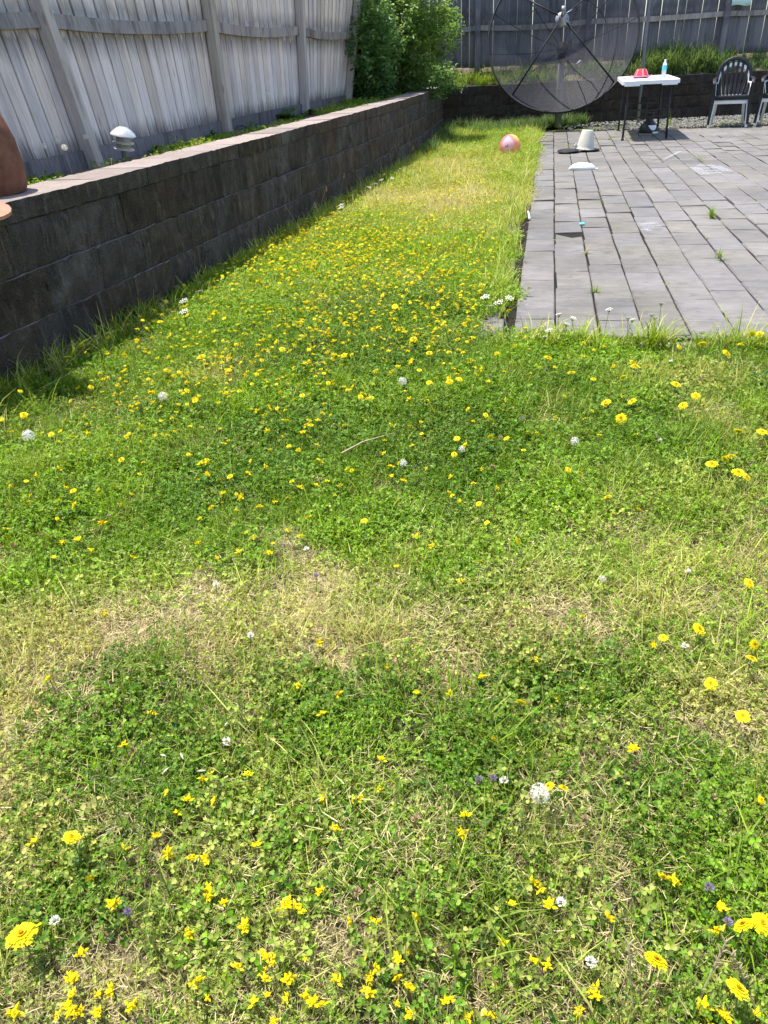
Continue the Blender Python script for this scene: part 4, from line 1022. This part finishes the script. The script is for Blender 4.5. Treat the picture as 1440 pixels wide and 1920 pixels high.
for _ in range(5200):
    x = r.uniform(3.6, 9.4)
    if r.random() > (x - 3.6) / 1.6: continue
    yb = back_y(x) - .03; u_end = (U_BACK - x * U[0]) / U[1]
    y = r.uniform(min(u_end, yb - .25) - .02, yb); pts.append((x, y, .005 + .02 * r.random()))
simple_scatter('gravel_strip', stone_p, pts, .9, 0, .35, 'pale gravel strip at the foot of the back wall', 10)

# moss and tiny sprouts along the paver joints
pts = []
for _ in range(900):
    i = int(r.integers(0, 26)); u = r.uniform(U_FRONT, U_BACK); v = V_LEFT + PW * i + .004 + r.normal(0, .004)
    if vnoise(u * 1.3 + i * 7.1, v * 2.0, 1.0) > .60: p_ = U * u + Vv * v; pts.append((p_[0], p_[1], -.004))
for _ in range(260):
    u = r.uniform(12.5, U_BACK + .3); v = r.uniform(-.1, 3.5); p_ = U * u + Vv * v; 
    if vnoise(u * 2.0, v * 2.0, 1.0) > .5: pts.append((p_[0], p_[1], .0))
simple_scatter('joint_moss', [grass_tuft(rp, 12, .012, (.012, .035), (.0014, .003), (.2, 1.2), (.2, 1)).mesh('sprout', M['grass']) for _ in range(3)] + [straw_tuft(rp, 8, .015).mesh('sprout', M['straw'])], pts, 1.0, .35, .35, 'moss and tiny sprouts along the paver joints', 44)
# weeds growing in the paver joints (countable)
def weed(px, py, n, ln, label, mat='grass'):
    P = at(px, py); q = grass_tuft(np.random.default_rng(int(px)), n, .02, (ln * .5, ln), (.003, .006), (.2, 1.2), (.2, 1.0))
    o = link('joint_weed', q.mesh('joint_weed', M[mat]), None, (P[0], P[1], .0)); tag(o, label, 'weed')
weed(1334, 408, 60, .16, 'large pale grass tuft growing between pavers right of centre')
weed(1348, 484, 26, .12, 'small flattened grass weed in the joint below the larger tuft')
weed(1098, 474, 14, .08, 'thin dry weed in the paver joint near the cyan ring', 'straw')
weed(1118, 548, 22, .09, 'small leafy weed in the joint near the patio front')
weed(1312, 300, 12, .14, 'tiny grass sprout between pavers by the chalk scribble')
weed(1060, 285, 10, .20, 'thin grass stems in the joint near the black saucer', 'straw')
weed(1142, 262, 22, .15, 'low scrubby weed in the joints behind the bucket')
weed(1183, 262, 24, .15, 'weed patch on the pavers beside the table leg')
weed(1255, 237, 40, .30, 'bright green weed clump at gravel strip behind table')
weed(1225, 258, 30, .12, 'dark green moss and weed patch in the table shade')

# ------------------------------------------------------------------ shrubs
def shrub(name, label, c, rad, n_cl, seed, mat, tone):
    r = np.random.default_rng(seed); root = empty(name, (c[0], c[1], .70), label=label, cat='shrub')
    tr = MB()
    for k in range(6):
        a = r.random() * 2 * PI; e = np.array([math.cos(a) * rad[0] * .6, math.sin(a) * rad[1] * .6, c[2] - .7 + rad[2] * (.2 + .6 * r.random())])
        tr.tube([(r.normal(0, .04), r.normal(0, .04), -.05), tuple(e * .45 + np.array([r.normal(0, .05), 0, .05])), tuple(e)], [.03, .018, .006], 6)
    tr.build('trunk', M['bark'], root, True)
    L = LM()
    for k in range(n_cl):
        d = r.normal(0, 1, 3); d /= np.linalg.norm(d); s_ = r.random() ** .38; lump = 1 + .22 * math.sin(d[0] * 5 + seed) * math.cos(d[2] * 6 + 1)
        cc = np.array([d[0] * rad[0], d[1] * rad[1], d[2] * rad[2]]) * s_ * lump + np.array([0, 0, c[2] - .7])
        if cc[2] < .0: cc[2] = .03 + .1 * r.random()
        if vnoise(cc[0] * 4 + 7, cc[2] * 4 + cc[1] * 3, 1.0) < .40: continue
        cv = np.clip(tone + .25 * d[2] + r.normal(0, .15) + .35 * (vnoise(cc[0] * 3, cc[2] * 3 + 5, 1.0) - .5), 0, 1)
        ax_ = d + np.array([0, 0, .5]) + r.normal(0, .4, 3); ax_ /= np.linalg.norm(ax_)
        for j in range(9):
            b = cc + ax_ * (.018 * j) + r.normal(0, .012, 3); a1 = r.normal(0, 1, 3); hd, sd, nn = frame(r.normal(0, .5, 3) + np.array([0, 0, 1]), a1)
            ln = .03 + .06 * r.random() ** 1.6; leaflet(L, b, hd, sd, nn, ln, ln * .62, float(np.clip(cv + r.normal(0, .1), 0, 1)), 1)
    o = link('crown', L.mesh('crown', mat), root); return root
def shrub_leaf(name, a, b): 
    t = NT(name); rnd = t.n('ShaderNodeAttribute', attribute_type='GEOMETRY', attribute_name='leaf').outputs['Fac']
    c = t.hsv(t.mix(rnd, a, b), .5, 1.0, t.math('MULTIPLY_ADD', t.math('FRACT', t.math('MULTIPLY', rnd, 91.3)), .6, .7)); t.done(c, .45, .4)
    tr = t.n('ShaderNodeBsdfTranslucent'); t.set(tr.inputs['Color'], t.hsv(c, .49, 1.1, 1.3)); mx = t.n('ShaderNodeMixShader', i_0=.4)
    t.t.links.new(t.b.outputs[0], mx.inputs[1]); t.t.links.new(tr.outputs[0], mx.inputs[2]); t.t.links.new(mx.outputs[0], t.out.inputs['Surface']); return t.m
M['shrub_a'] = shrub_leaf('bright_shrub_leaf', (.040, .115, .025), (.30, .43, .10))
M['shrub_b'] = shrub_leaf('dark_shrub_leaf', (.050, .135, .035), (.25, .38, .11))
shrub('leafy_shrub', 'bright green leafy shrub in the corner of the two fences', (.74, 14.7, 1.75), (.80, .7, 1.15), 4600, 2, M['shrub_a'], .62)
shrub('leafy_shrub', 'dark green shrub against the left fence beside the brighter shrub', (.10, 13.55, 1.55), (.42, .85, 1.08), 3600, 3, M['shrub_b'], .48)
shrub('leafy_shrub', 'low trailing shrub spilling over the wall corner', (1.35, 16.45, .86), (.5, .25, .26), 420, 4, M['shrub_b'], .5)

# ------------------------------------------------------------------ flowers
def hawk_head(seed, R=.019):
    r = np.random.default_rng(seed); m = MB()
    for ring, (n, rr, el, z0) in enumerate(((26, 1.0, .06, 0), (24, .86, .20, .0012), (20, .66, .38, .002), (16, .44, .62, .003), (10, .24, 1.0, .004))):
        for k in range(n):
            a = 2 * PI * (k + .5 * ring) / n + r.normal(0, .05); ln = R * rr * (1 + r.normal(0, .08)); wd = R * (.20 if ring < 3 else .13)
            hd = np.array([math.cos(a) * math.cos(el), math.sin(a) * math.cos(el), math.sin(el)]); sd = np.array([-math.sin(a), math.cos(a), 0])
            b = np.array([0, 0, z0]); V = [b - sd * wd * .15, b + sd * wd * .15, b + hd * ln * .6 + sd * wd * .5, b + hd * ln + sd * wd * .42 - [0, 0, ln * .08], b + hd * ln * .95 - [0, 0, ln * .06], b + hd * ln - sd * wd * .42 - [0, 0, ln * .08], b + hd * ln * .6 - sd * wd * .5]
            m.add(V, [(0, 1, 2, 6), (2, 3, 4, 6), (4, 5, 6)], 1 if ring > 2 else 0)
    return m
def tref_head(seed):
    r = np.random.default_rng(seed); m = MB(); n = int(r.integers(4, 7))
    for k in range(n):
        a = 2 * PI * k / n + r.normal(0, .25); el = .35 + .4 * r.random(); R_ = .011 * (1 + r.normal(0, .12))
        hd = np.array([math.cos(a) * math.cos(el), math.sin(a) * math.cos(el), math.sin(el)]); sd = np.array([-math.sin(a), math.cos(a), 0]); up = np.cross(hd, sd); up = up if up[2] > 0 else -up
        b = hd * .003
        # keel (pod shaped) and upright standard petal
        m.add([b, b + hd * R_ * .55 + sd * R_ * .28, b + hd * R_ * 1.15, b + hd * R_ * .55 - sd * R_ * .28, b + hd * R_ * .6 + up * R_ * .30, b + hd * R_ * .6 - up * R_ * .2], [(0, 1, 4), (1, 2, 4), (2, 3, 4), (3, 0, 4), (1, 0, 5), (2, 1, 5), (3, 2, 5), (0, 3, 5)])
        s0 = b + hd * R_ * .35
        m.add([s0, s0 + sd * R_ * .55 + up * R_ * .5 - hd * R_ * .1, s0 + up * R_ * 1.0 - hd * R_ * .25, s0 - sd * R_ * .55 + up * R_ * .5 - hd * R_ * .1], [(0, 1, 2, 3)])
    return m
def stem_mb(h, seed, rad=.0011):
    r = np.random.default_rng(seed); bx_, by_ = r.normal(0, .10, 2) * h
    return MB().tube([(-bx_, -by_, -h), (-bx_ * .8, -by_ * .8, -h * .6), (-bx_ * .2, -by_ * .2, -h * .22), (0, 0, 0)], rad, 4, cap=False)
def puff(seed, R=.022):
    r = np.random.default_rng(seed); m = MB().lathe([(.0005, -.004), (.004, -.003), (.0045, 0), (.003, .003), (.0005, .004)], 8, mi=1)
    for k in range(190):
        d = r.normal(0, 1, 3); d /= np.linalg.norm(d)
        if d[2] < -.75: continue
        e = d * R * (1 + r.normal(0, .05)); s1 = np.cross(d, r.normal(0, 1, 3)); s1 /= np.linalg.norm(s1); s2 = np.cross(d, s1)
        m.add([d * .004 - s1 * .0002, d * .004 + s1 * .0002, e], [(0, 1, 2)])
        for j in range(4):
            a = PI * j / 2 + r.random(); q = e + (s1 * math.cos(a) + s2 * math.sin(a)) * R * .25 + d * R * .06; pr = np.cross(d, q - e); pr = pr / np.linalg.norm(pr) * .0009
            m.add([e - pr, e + pr, q], [(0, 1, 2)])
    return m
def umbel(seed, R=.022):
    r = np.random.default_rng(seed); m = MB()
    for k in range(16):
        a = 2 * PI * k * .618; d = R * math.sqrt(k / 16); p = np.array([d * math.cos(a), d * math.sin(a), .006 - d * .15 + r.normal(0, .001)])
        m.tube([(0, 0, -.018), tuple(p)], .0006, 3, 1, False)
        for j in range(5):
            b = 2 * PI * j / 5 + r.random(); hd = np.array([math.cos(b), math.sin(b), .3]) * .0042; sd = np.array([-math.sin(b), math.cos(b), 0]) * .0018
            m.add([p, p + hd * .6 + sd, p + hd, p + hd * .6 - sd], [(0, 1, 2, 3)])
    return m
def clover_head(seed, R=.010):
    r = np.random.default_rng(seed); m = MB()
    for k in range(40):
        d = r.normal(0, 1, 3); d[2] = abs(d[2]) * 1.0 - .2; d /= np.linalg.norm(d); s1 = np.cross(d, [0, 0, 1.0]); s1 = s1 / (np.linalg.norm(s1) + 1e-6) * .0018
        m.add([d * R * .3, d * R * .7 + s1, d * R + np.array([0, 0, .002]), d * R * .7 - s1], [(0, 1, 2, 3)])
    return m
hawk = [hawk_head(k).mesh('flower_head', [M['yellow'], M['amber']]) for k in range(4)]
tref = [tref_head(k + 9).mesh('flower_head', [M['orange']]) for k in range(6)]
stems = {h: [stem_mb(h, k + int(h * 1000)).mesh('stem', M['stem']) for k in range(3)] for h in (.03, .05, .08, .12)}
puffs = [puff(k).mesh('seed_head', [M['white'], M['brownhead']]) for k in range(2)]
umb = [umbel(k).mesh('flower_head', [M['white'], M['stem']]) for k in range(2)]
clv = [clover_head(k).mesh('flower_head', M['white']) for k in range(2)]; prp = [clover_head(k + 5, .009).mesh('flower_head', M['purple']) for k in range(2)]; brn = [clover_head(k + 8, .010).mesh('flower_head', M['brownhead']) for k in range(2)]
# one-mesh versions for small ones
def joined(hm, hmat, h):
    m = MB(); m.v = list(hm.v); m.f = list(hm.f); m.m = list(hm.m); s_ = stem_mb(h, 3); m.m = [0] * len(m.m); m.add(s_.v, s_.f, 1); return m
hawk_small = [joined(hawk_head(20 + k), M['yellow'], .07).mesh('dandelion', [M['yellow'], M['stem']]) for k in range(3)]
tref_small = [joined(tref_head(30 + k), M['orange'], .035).mesh('trefoil', [M['orange'], M['stem']]) for k in range(4)]

HAWK = [(37, 1745, 48, 'big yellow dandelion flower at left edge of the foreground'), (1232, 1792, 38, 'round yellow dandelion flower standing alone at lower right'), (1397, 1728, 34, 'left one of the paired dandelions at the right edge'),
        (1431, 1726, 34, 'right one of the paired dandelions, cut by the right edge'), (1385, 1850, 38, 'lowest yellow dandelion near the bottom right corner'), (130, 1558, 28, 'yellow dandelion beside the dry patch at left foreground'),
        (978, 1309, 24, 'yellow dandelion on the dark green patch right of centre'), (925, 1378, 22, 'yellow dandelion below the dark green patch, right of centre'), (1030, 1463, 22, 'yellow dandelion just above the large white seed head'), (1058, 1465, 20, 'yellow dandelion just right of the one above the seed head'),
        (1313, 1167, 26), (1246, 1183, 16), (1417, 1197, 20), (1412, 1222, 20), (1336, 1268, 22), (1396, 1330, 24), (1407, 1083, 20), (971, 1006, 20), (1385, 882, 22), (1400, 890, 18), (1335, 868, 22), (1371, 853, 18), (1360, 858, 16), (1430, 806, 18),
        (1385, 806, 16), (1281, 758, 16), (1305, 740, 16), (1268, 716, 18), (1137, 748, 18), (1165, 780, 20), (1186, 747, 16), (1192, 678, 18), (1215, 677, 14), (1188, 670, 16), (1170, 698, 14), (1072, 692, 15), (1028, 668, 16), (1066, 874, 15), (1090, 881, 14), (1140, 928, 16),
        (1199, 952, 14), (950, 812, 12), (920, 810, 12), (877, 764, 10), (852, 842, 12), (898, 930, 12), (848, 914, 10), (862, 713, 12), (805, 718, 12), (775, 633, 14), (805, 660, 12), (842, 660, 12), (860, 656, 12), (1318, 636, 16), (1363, 657, 18), (1243, 620, 14), (1275, 641, 12),
        (1410, 620, 14), (1425, 621, 14), (1390, 640, 12), (376, 660, 16), (312, 685, 14), (290, 577, 12), (340, 573, 11), (346, 592, 11), (232, 660, 12), (284, 629, 11), (150, 641, 14), (168, 715, 11), (42, 768, 14), (120, 780, 11), (317, 708, 10), (300, 600, 11), (955, 577, 11), (1320, 758, 12), (1430, 1490, 14),
        (975, 625, 10), (1101, 602, 9), (470, 545, 10), (530, 575, 11), (560, 600, 11), (645, 665, 13), (530, 655, 13), (700, 620, 12), (740, 575, 12), (820, 600, 11)]
TREF = [(540, 1695, 'large yellow trefoil cluster in the middle of the foreground'), (572, 1866, 'densest yellow trefoil cluster near the bottom edge'), (443, 1820, 'yellow trefoil cluster left of the bottom centre cluster'), (628, 1832, 'tall yellow trefoil bunch right of the densest bottom cluster'),
        (600, 1670), (530, 1705), (555, 1710), (540, 1838), (545, 1828), (588, 1880), (605, 1890), (745, 1790), (872, 1530), (866, 1556), (310, 1590), (290, 1562), (480, 1590), (215, 1690), (213, 1860), (135, 1840), (130, 1830), (137, 1890), (245, 1890), (152, 1783), (1000, 1650), (1013, 1655), (1030, 1690), (943, 1762), (1000, 1800),
        (1028, 1802), (1120, 1848), (880, 1900), (837, 1870), (1320, 1885), (1308, 1890), (665, 1500), (716, 1475), (605, 1335), (404, 1046), (195, 1150), (486, 948), (515, 936), (592, 905), (780, 990), (595, 1186), (730, 1236), (380, 1445), (402, 1494), (388, 1440), (630, 1288), (843, 1293), (782, 1294), (713, 1420), (607, 1496),
        (626, 1557), (190, 975), (147, 1012), (172, 1028), (248, 1046), (185, 915), (210, 910), (22, 915), (245, 922), (375, 968), (462, 1000), (448, 1035), (372, 1021), (360, 1610), (385, 1605), (60, 1572), (225, 1580), (165, 1630), (700, 1725), (660, 1722), (780, 1715), (960, 1690), (1245, 1640), (1260, 1645), (1350, 1700), (1352, 1745),
        (920, 1895), (690, 1860), (460, 1740), (350, 1745), (180, 1900), (20, 1890), (765, 1855), (1140, 1720), (1420, 1900)]
hawks, trefs = [], []
for e in HAWK:
    h = .10 if e[1] > 1400 else .08; P = at(e[0], e[1], h); hawks.append((P[0], P[1], h, e[2] / F_PX * np.linalg.norm(P - CPOS) / .038, e[3] if len(e) > 3 else None))
for e in TREF:
    P = at(e[0], e[1], .045); trefs.append((P[0], P[1], .045 + r.normal(0, .004), 1.0 + r.normal(0, .12), e[2] if len(e) > 2 else None))
# random ones by ground density
def tden(x, y):
    q = proj(np.array([[x, y, 0.0]]))[0][0]
    band = math.exp(-((q[0] - 600) / 190) ** 2 - ((q[1] - 450) / 55) ** 2) + .55 * math.exp(-((q[0] - 760) / 220) ** 2 - ((q[1] - 480) / 90) ** 2) + .5 * math.exp(-((q[0] - 880) / 120) ** 2 - ((q[1] - 310) / 45) ** 2) + .22 * math.exp(-((q[0] - 480) / 260) ** 2 - ((q[1] - 620) / 110) ** 2) + .35 * math.exp(-((q[0] - 960) / 60) ** 2 - ((q[1] - 270) / 25) ** 2)
    return band + .035
def band_pts():
    out = []
    for (mx_, my_, sx_, sy_, n_) in ((600, 450, 125, 38, 1500), (740, 500, 180, 75, 1000), (860, 330, 90, 40, 500), (470, 620, 190, 80, 420), (930, 470, 40, 80, 70), (960, 272, 40, 14, 70), (860, 560, 80, 60, 120), (250, 800, 200, 90, 110), (620, 700, 260, 70, 140), (500, 900, 330, 90, 60)):
        k = 0
        while k < n_:
            px, py = rt.normal(mx_, sx_), rt.normal(my_, sy_)
            if py < 245: continue
            P_ = at(px, py, .06); x, y = P_[0], P_[1]; k += 1
            if x > wall_x(y) + .08 and not in_patio(x, y) and y < 16: out.append((x, y))
    return out
rt = np.random.default_rng(99); cnt = 0
for _ in range(42):
    if _ % 3 == 0: cx_, cy_ = (rt.uniform(0, 1440) if rt.random() < .5 else rt.normal(560, 150)), 1905 - abs(rt.normal(0, 150))
    P_ = at(cx_ + rt.normal(0, 18), cy_ + rt.normal(0, 16), .045); trefs.append((P_[0], P_[1], rt.uniform(.03, .06), rt.uniform(.55, 1.0), None))
for x, y in band_pts():
    if rt.random() < .4: hawks.append((x, y, rt.uniform(.05, .12), rt.uniform(.32, .68), None))
    else: trefs.append((x, y, rt.uniform(.05, .095), rt.uniform(.6, 1.25), None))
while cnt < 260:  # accepted flowers
    y = rt.uniform(1.0, 15.5); x = rt.uniform(wall_x(y) + .1, wall_x(y) + 4.2)
    if in_patio(x, y): continue
    if x > 2.6 and y > 5: continue
    if rt.random() < .3:
        if rt.random() < (.42 if y > 4.2 else .06): hawks.append((x, y, rt.uniform(.05, .12), rt.uniform(.5, .85), None))
        else: trefs.append((x, y, rt.uniform(.025, .06), rt.uniform(.75, 1.15) * (1.25 if y > 6 else 1), None))
        cnt += 1
def region(x, y):
    if y < 1.6: return 'in the nearest strip of lawn'
    if y < 2.6: return 'in the lawn around the dry patch'
    if y < 4.2: return 'in the open lawn between the dry patch and the patio'
    if y < 7.5: return 'in the dense flower strip between wall and patio'
    return 'in the far end of the lawn strip'
def plant_flowers(lst, heads, small, nm, labt, cat, grp, hh):
    lst = sorted(lst, key=lambda e: (e[4] is None, math.hypot(e[1], 1.3) / e[3])); rest = []
    rr = np.random.default_rng(4)
    for k, (x, y, h, s_, lab) in enumerate(lst):
        if k >= 300: rest.append((x, y, h, s_)); continue
        z = float(lawn_h(x, y)) + h; label = lab or labt + ' ' + region(x, y); tl = (rr.normal(.12, .42), rr.normal(0, .42), rr.random() * 6.28)
        if math.hypot(y, 1.3) < 4.2:
            o = empty(nm, (x, y, z), label=label, cat=cat, group=grp)
            hd = link('flower_head', heads[int(rr.integers(len(heads)))], o, None, tl); hd.scale = (s_,) * 3
            hk = min(stems, key=lambda q: abs(q - h - .01)); st_ = link('stem', stems[hk][int(rr.integers(3))], o); st_.scale = (1, 1, (h + .012) / hk)
        else:
            o = link(nm, small[int(rr.integers(len(small)))], None, (x, y, z), tl); o.scale = (s_,) * 3; tag(o, label, cat, grp)
    return rest
rest_h = plant_flowers(hawks, hawk, hawk_small, 'dandelion', 'small yellow dandelion flower', 'flower', 'yellow dandelion flowers in the lawn', .08)
rest_t = plant_flowers(trefs, tref, tref_small, 'trefoil_flower', 'small golden trefoil flower cluster', 'flower', 'golden trefoil flowers in the lawn', .045)
print('flowers', len(hawks), len(trefs), len(rest_h), len(rest_t))
pts = [(x, y, h + float(lawn_h(x, y))) for x, y, h, s_ in rest_h + rest_t]
if pts:
    n = len(pts); nh = len(rest_h); rr = np.random.default_rng(8); idx = np.concatenate([rr.integers(0, 3, nh), 3 + rr.integers(0, 4, n - nh)])
    scatter('far_yellow_flowers', hawk_small + tref_small, pts, np.stack([rr.normal(0, .3, n), rr.normal(0, .3, n), rr.uniform(0, 6.28, n)], -1), np.array([s_ for *_, s_ in rest_h + rest_t]), idx, np.zeros(n), np.zeros(n), 'mass of yellow flowers in the far part of the lawn strip')
def bloom(nm, heads, px, py, h, s_, label, cat, grp, z0=0.0, dry=False, tl=None):
    P = at(px, py, z0 + h); o = empty(nm, P, label=label, cat=cat, group=grp); k = int(px) % len(heads)
    hd = link('seed_head' if 'seed' in nm else 'flower_head', heads[k], o, None, tl or (.1, .15, px)); hd.scale = (s_,) * 3
    st_ = stem_mb(h + .01, int(px), .0013).build('stem', M['drystem' if dry else 'stem'], o)
for px, py, dpx, lab in ((1012, 1487, 34, 'largest fluffy white dandelion seed head in the foreground lawn'), (755, 715, 15, 'white dandelion seed head in mid lawn below the flower strip'), (305, 743, 16, 'white seed head in the lawn near the left wall'),
                         (53, 817, 20, 'white seed head at the left edge near the wall foot'), (1078, 827, 15, 'pale seed head in the lawn in front of the patio'), (866, 842, 12, 'small pale seed head left of the patio front'), (1130, 1085, 12, 'small pale seed head in the yellow grass at right'), (756, 868, 14, 'sparse seed head in the dark green middle lawn')):
    P = at(px, py, .09); bloom('dandelion_seed_head', puffs, px, py, .09, dpx / F_PX * np.linalg.norm(P - CPOS) / .046, lab, 'seed head', 'white dandelion seed heads')
for i, (px, py) in enumerate(((502, 178), (160, 257), (82, 274), (108, 265), (121, 277), (134, 255))):
    bloom('dandelion_seed_head', puffs, px, py, .22 if i != 0 else .32, .75 if i else 1.3, ('tall white seed head in front of the left fence' if i == 0 else 'white seed head on a tall stem in the bed beside the chiminea'), 'seed head', 'seed heads in the narrow bed', .72, True)
for px, py in ((1075, 597), (1063, 608), (1142, 581), (1178, 596), (1222, 590), (1228, 596), (1240, 569), (1021, 632), (1029, 620), (1047, 590), (1185, 600)):
    bloom('white_umbel', umb, px, py, .14, .8, 'white lacy umbel flower standing along the patio front edge', 'flower', 'white umbels at the patio edge', 0, False, (.3, .1, px))
for px, py in ((640, 385), (705, 345), (720, 328), (735, 335), (750, 318), (715, 338), (692, 352), (665, 318), (374, 547), (345, 565), (345, 585), (910, 558), (920, 575), (935, 568), (640, 390), (955, 560)):
    bloom('white_umbel', umb, px, py, .13, 1.2, 'white umbel flower in the grass along the wall and patio border', 'flower', 'white umbels along the lawn borders', 0, False, (.3, .1, px))
for px, py in ((945, 1465), (1107, 1805), (1052, 1693), (575, 1030), (405, 1096), (425, 1390), (103, 1728), (1237, 826), (1258, 678), (470, 1192), (1290, 1073), (1285, 1212)):
    bloom('white_clover', clv, px, py, .04, 1.0, 'small white clover bloom low in the lawn', 'flower', 'white clover blooms in the lawn')
for px, py in ((898, 1462), (925, 1460), (1365, 1730), (593, 1080), (1024, 693), (1144, 765), (1313, 712), (978, 785), (240, 1712), (1330, 1665)):
    bloom('purple_selfheal', prp, px, py, .045, 1.0, 'small purple selfheal bloom low in the lawn', 'flower', 'purple blooms in the lawn')
for k in range(60):
    y = rt.uniform(.8, 4.0); x = rt.uniform(-1.5, 2.0)
    if x < wall_x(y) + .1 or in_patio(x, y): continue
    o = link('withered_clover', brn[k % 2], None, (x, y, .03), (0, 0, k)); o.scale = (1.1,) * 3; tag(o, 'withered brown clover head low in the lawn', 'flower', 'withered clover heads in the lawn')
# long seed stalks in the near right foreground and along the wall
def stalk(pts, label, rad=.0016):
    q = [Vector(at(px, py, z)) for px, py, z in pts]; root = empty('seed_stalk', q[0], label=label, cat='grass stalk')
    MB().tube([p - q[0] for p in q], [rad * 1.2] + [rad] * (len(q) - 1), 5).build('stem', M['drystem'], root)
    e = q[-1] - q[0]; d = (q[-1] - q[-2]).normalized(); m = MB()
    for k in range(14):
        a = k * 2.4; p = e - d * (.004 * k); s_ = Vector((math.cos(a), math.sin(a), .6)) * .009; m.tube([p, p + s_ * .6 + d * .004, p + s_ + d * .006], [.0012, .0016, .0003], 4)
    m.build('seed_spike', M['drystem'], root)
stalk([(1296, 1918, .0), (1322, 1850, .06), (1345, 1800, .10), (1362, 1765, .13)], 'pale dry grass stalk arching at the lower right corner')
stalk([(1190, 1915, .0), (1182, 1840, .06), (1180, 1770, .12)], 'thin pale upright stalk left of the arching one')
stalk([(1425, 1915, 0), (1400, 1850, .05), (1372, 1790, .11)], 'thin dry stalk leaning in front of the lowest dandelion')
for px, py, z1 in ((180, 630, .22), (136, 640, .20), (150, 690, .14), (302, 570, .16), (320, 580, .16), (505, 375, .25), (535, 385, .25), (590, 380, .28), (612, 350, .34), (645, 325, .36), (740, 270, .34), (775, 275, .32)):
    P1 = at(px, py, z1); x0 = wall_x(P1[1]) + .12; root = empty('seed_stalk', (x0, P1[1], 0), label='thin dry seed stalk at the foot of the long wall', cat='grass stalk', group='dry seed stalks along the wall')
    e = Vector((P1[0] - x0, 0, z1)); MB().tube([(0, 0, 0), e * .5 + Vector((.01, .01, 0)), e], .0014, 4).build('stem', M['drystem'], root)
    m = MB()
    for k in range(8): a = k * 2.4; m.tube([e - Vector((0, 0, .006 * k)), e - Vector((0, 0, .006 * k)) + Vector((math.cos(a), math.sin(a), .5)) * .012], [.002, .0006], 4)
    m.build('seed_spike', M['drystem'], root)
# leafy plants in the bed
def bed_plant(px, py, z, n, ln, label, seed, wd=.42):
    r_ = np.random.default_rng(seed); L = LM(); P = at(px, py, z)
    for k in range(n):
        a = 2 * PI * k / n + r_.normal(0, .3); l_ = ln * (.6 + .6 * r_.random()); el = .5 + .7 * r_.random(); hd = np.array([math.cos(a) * math.cos(el), math.sin(a) * math.cos(el), math.sin(el)]); sd = np.array([-math.sin(a), math.cos(a), 0]); V = []
        for t_, w_ in ((0, .10), (.25, .55), (.55, .9), (.8, .6), (1, .03)):
            c_ = hd * (t_ * l_) - np.array([0, 0, 1]) * (t_ * t_ * l_ * .5); cup = np.array([0, 0, 1]) * w_ * wd * l_ * .18; V += [c_ - sd * w_ * wd * l_ * .5 + cup, c_, c_ + sd * w_ * wd * l_ * .5 + cup]
        L.add(V, [f for i in range(4) for f in ((3 * i, 3 * i + 1, 3 * i + 4, 3 * i + 3), (3 * i + 1, 3 * i + 2, 3 * i + 5, 3 * i + 4))], r_.random())
    o = link('bed_plant', L.mesh('bed_plant', M['bedleaf']), None, P); tag(o, label, 'plant')
bed_plant(82, 338, .72, 14, .15, 'blue green leafy plant in the bed beside the chiminea', 1)
bed_plant(60, 330, .72, 10, .13, 'small leafy plant touching the chiminea foot', 2)
bed_plant(125, 326, .72, 16, .13, 'bright green leafy weed in the bed left of the path light', 3)
bed_plant(288, 290, .72, 12, .16, 'dark leafy plant in the bed right of the path light', 4, .3)
bed_plant(390, 262, .72, 14, .16, 'leafy weed at the foot of the second fence post', 5)
bed_plant(470, 247, .72, 14, .20, 'grassy leafed plant in the middle of the narrow bed', 6, .25)
bed_plant(535, 228, .72, 10, .26, 'large round leaved dark plant before the fence', 7, .85)
bed_plant(580, 218, .72, 12, .18, 'light green plant beside the large round leaved one', 8)
bed_plant(692, 195, .74, 8, .12, 'small bright yellow green plant at the wall below the dark shrub', 9)

# fallen stick and pale leaves on the lawn
Pa, Pb = at(640, 850, .05), at(738, 812, .05); d_ = Pb - Pa
o = MB().tube([(0, 0, 0), tuple(d_ * .4 + np.array([0, .01, .008])), tuple(d_)], [.004, .0032, .0018], 5).build('fallen_stick', M['drystem'], None, False, Pa); tag(o, 'thin pale dry stick lying across the middle lawn', 'stick')
lf = LM(); leaflet(lf, np.zeros(3), np.array([1.0, 0, .1]), np.array([0, 1.0, 0]), np.array([-.1, 0, 1.0]), .032, .012, .9, 1)
t = NT('pale_fallen_leaf'); t.done(t.mix(t.noise(t.coord(), 90), (.26, .27, .18), (.40, .39, .28)), .6, .3); lfm = lf.mesh('fallen_leaf', t.m)
for k, (px, py) in enumerate(((423, 1391), (421, 1362), (312, 1418), (318, 1438), (338, 1410), (368, 1446), (473, 1528), (432, 1398))):
    o = link('fallen_leaf', lfm, None, at(px, py, .045), (.1 * k - .3, .2, k * 1.3)); o.scale = (.62,) * 3; tag(o, 'pale dried leaf lying on the green foreground lawn', 'leaf', 'pale fallen leaves in the foreground')
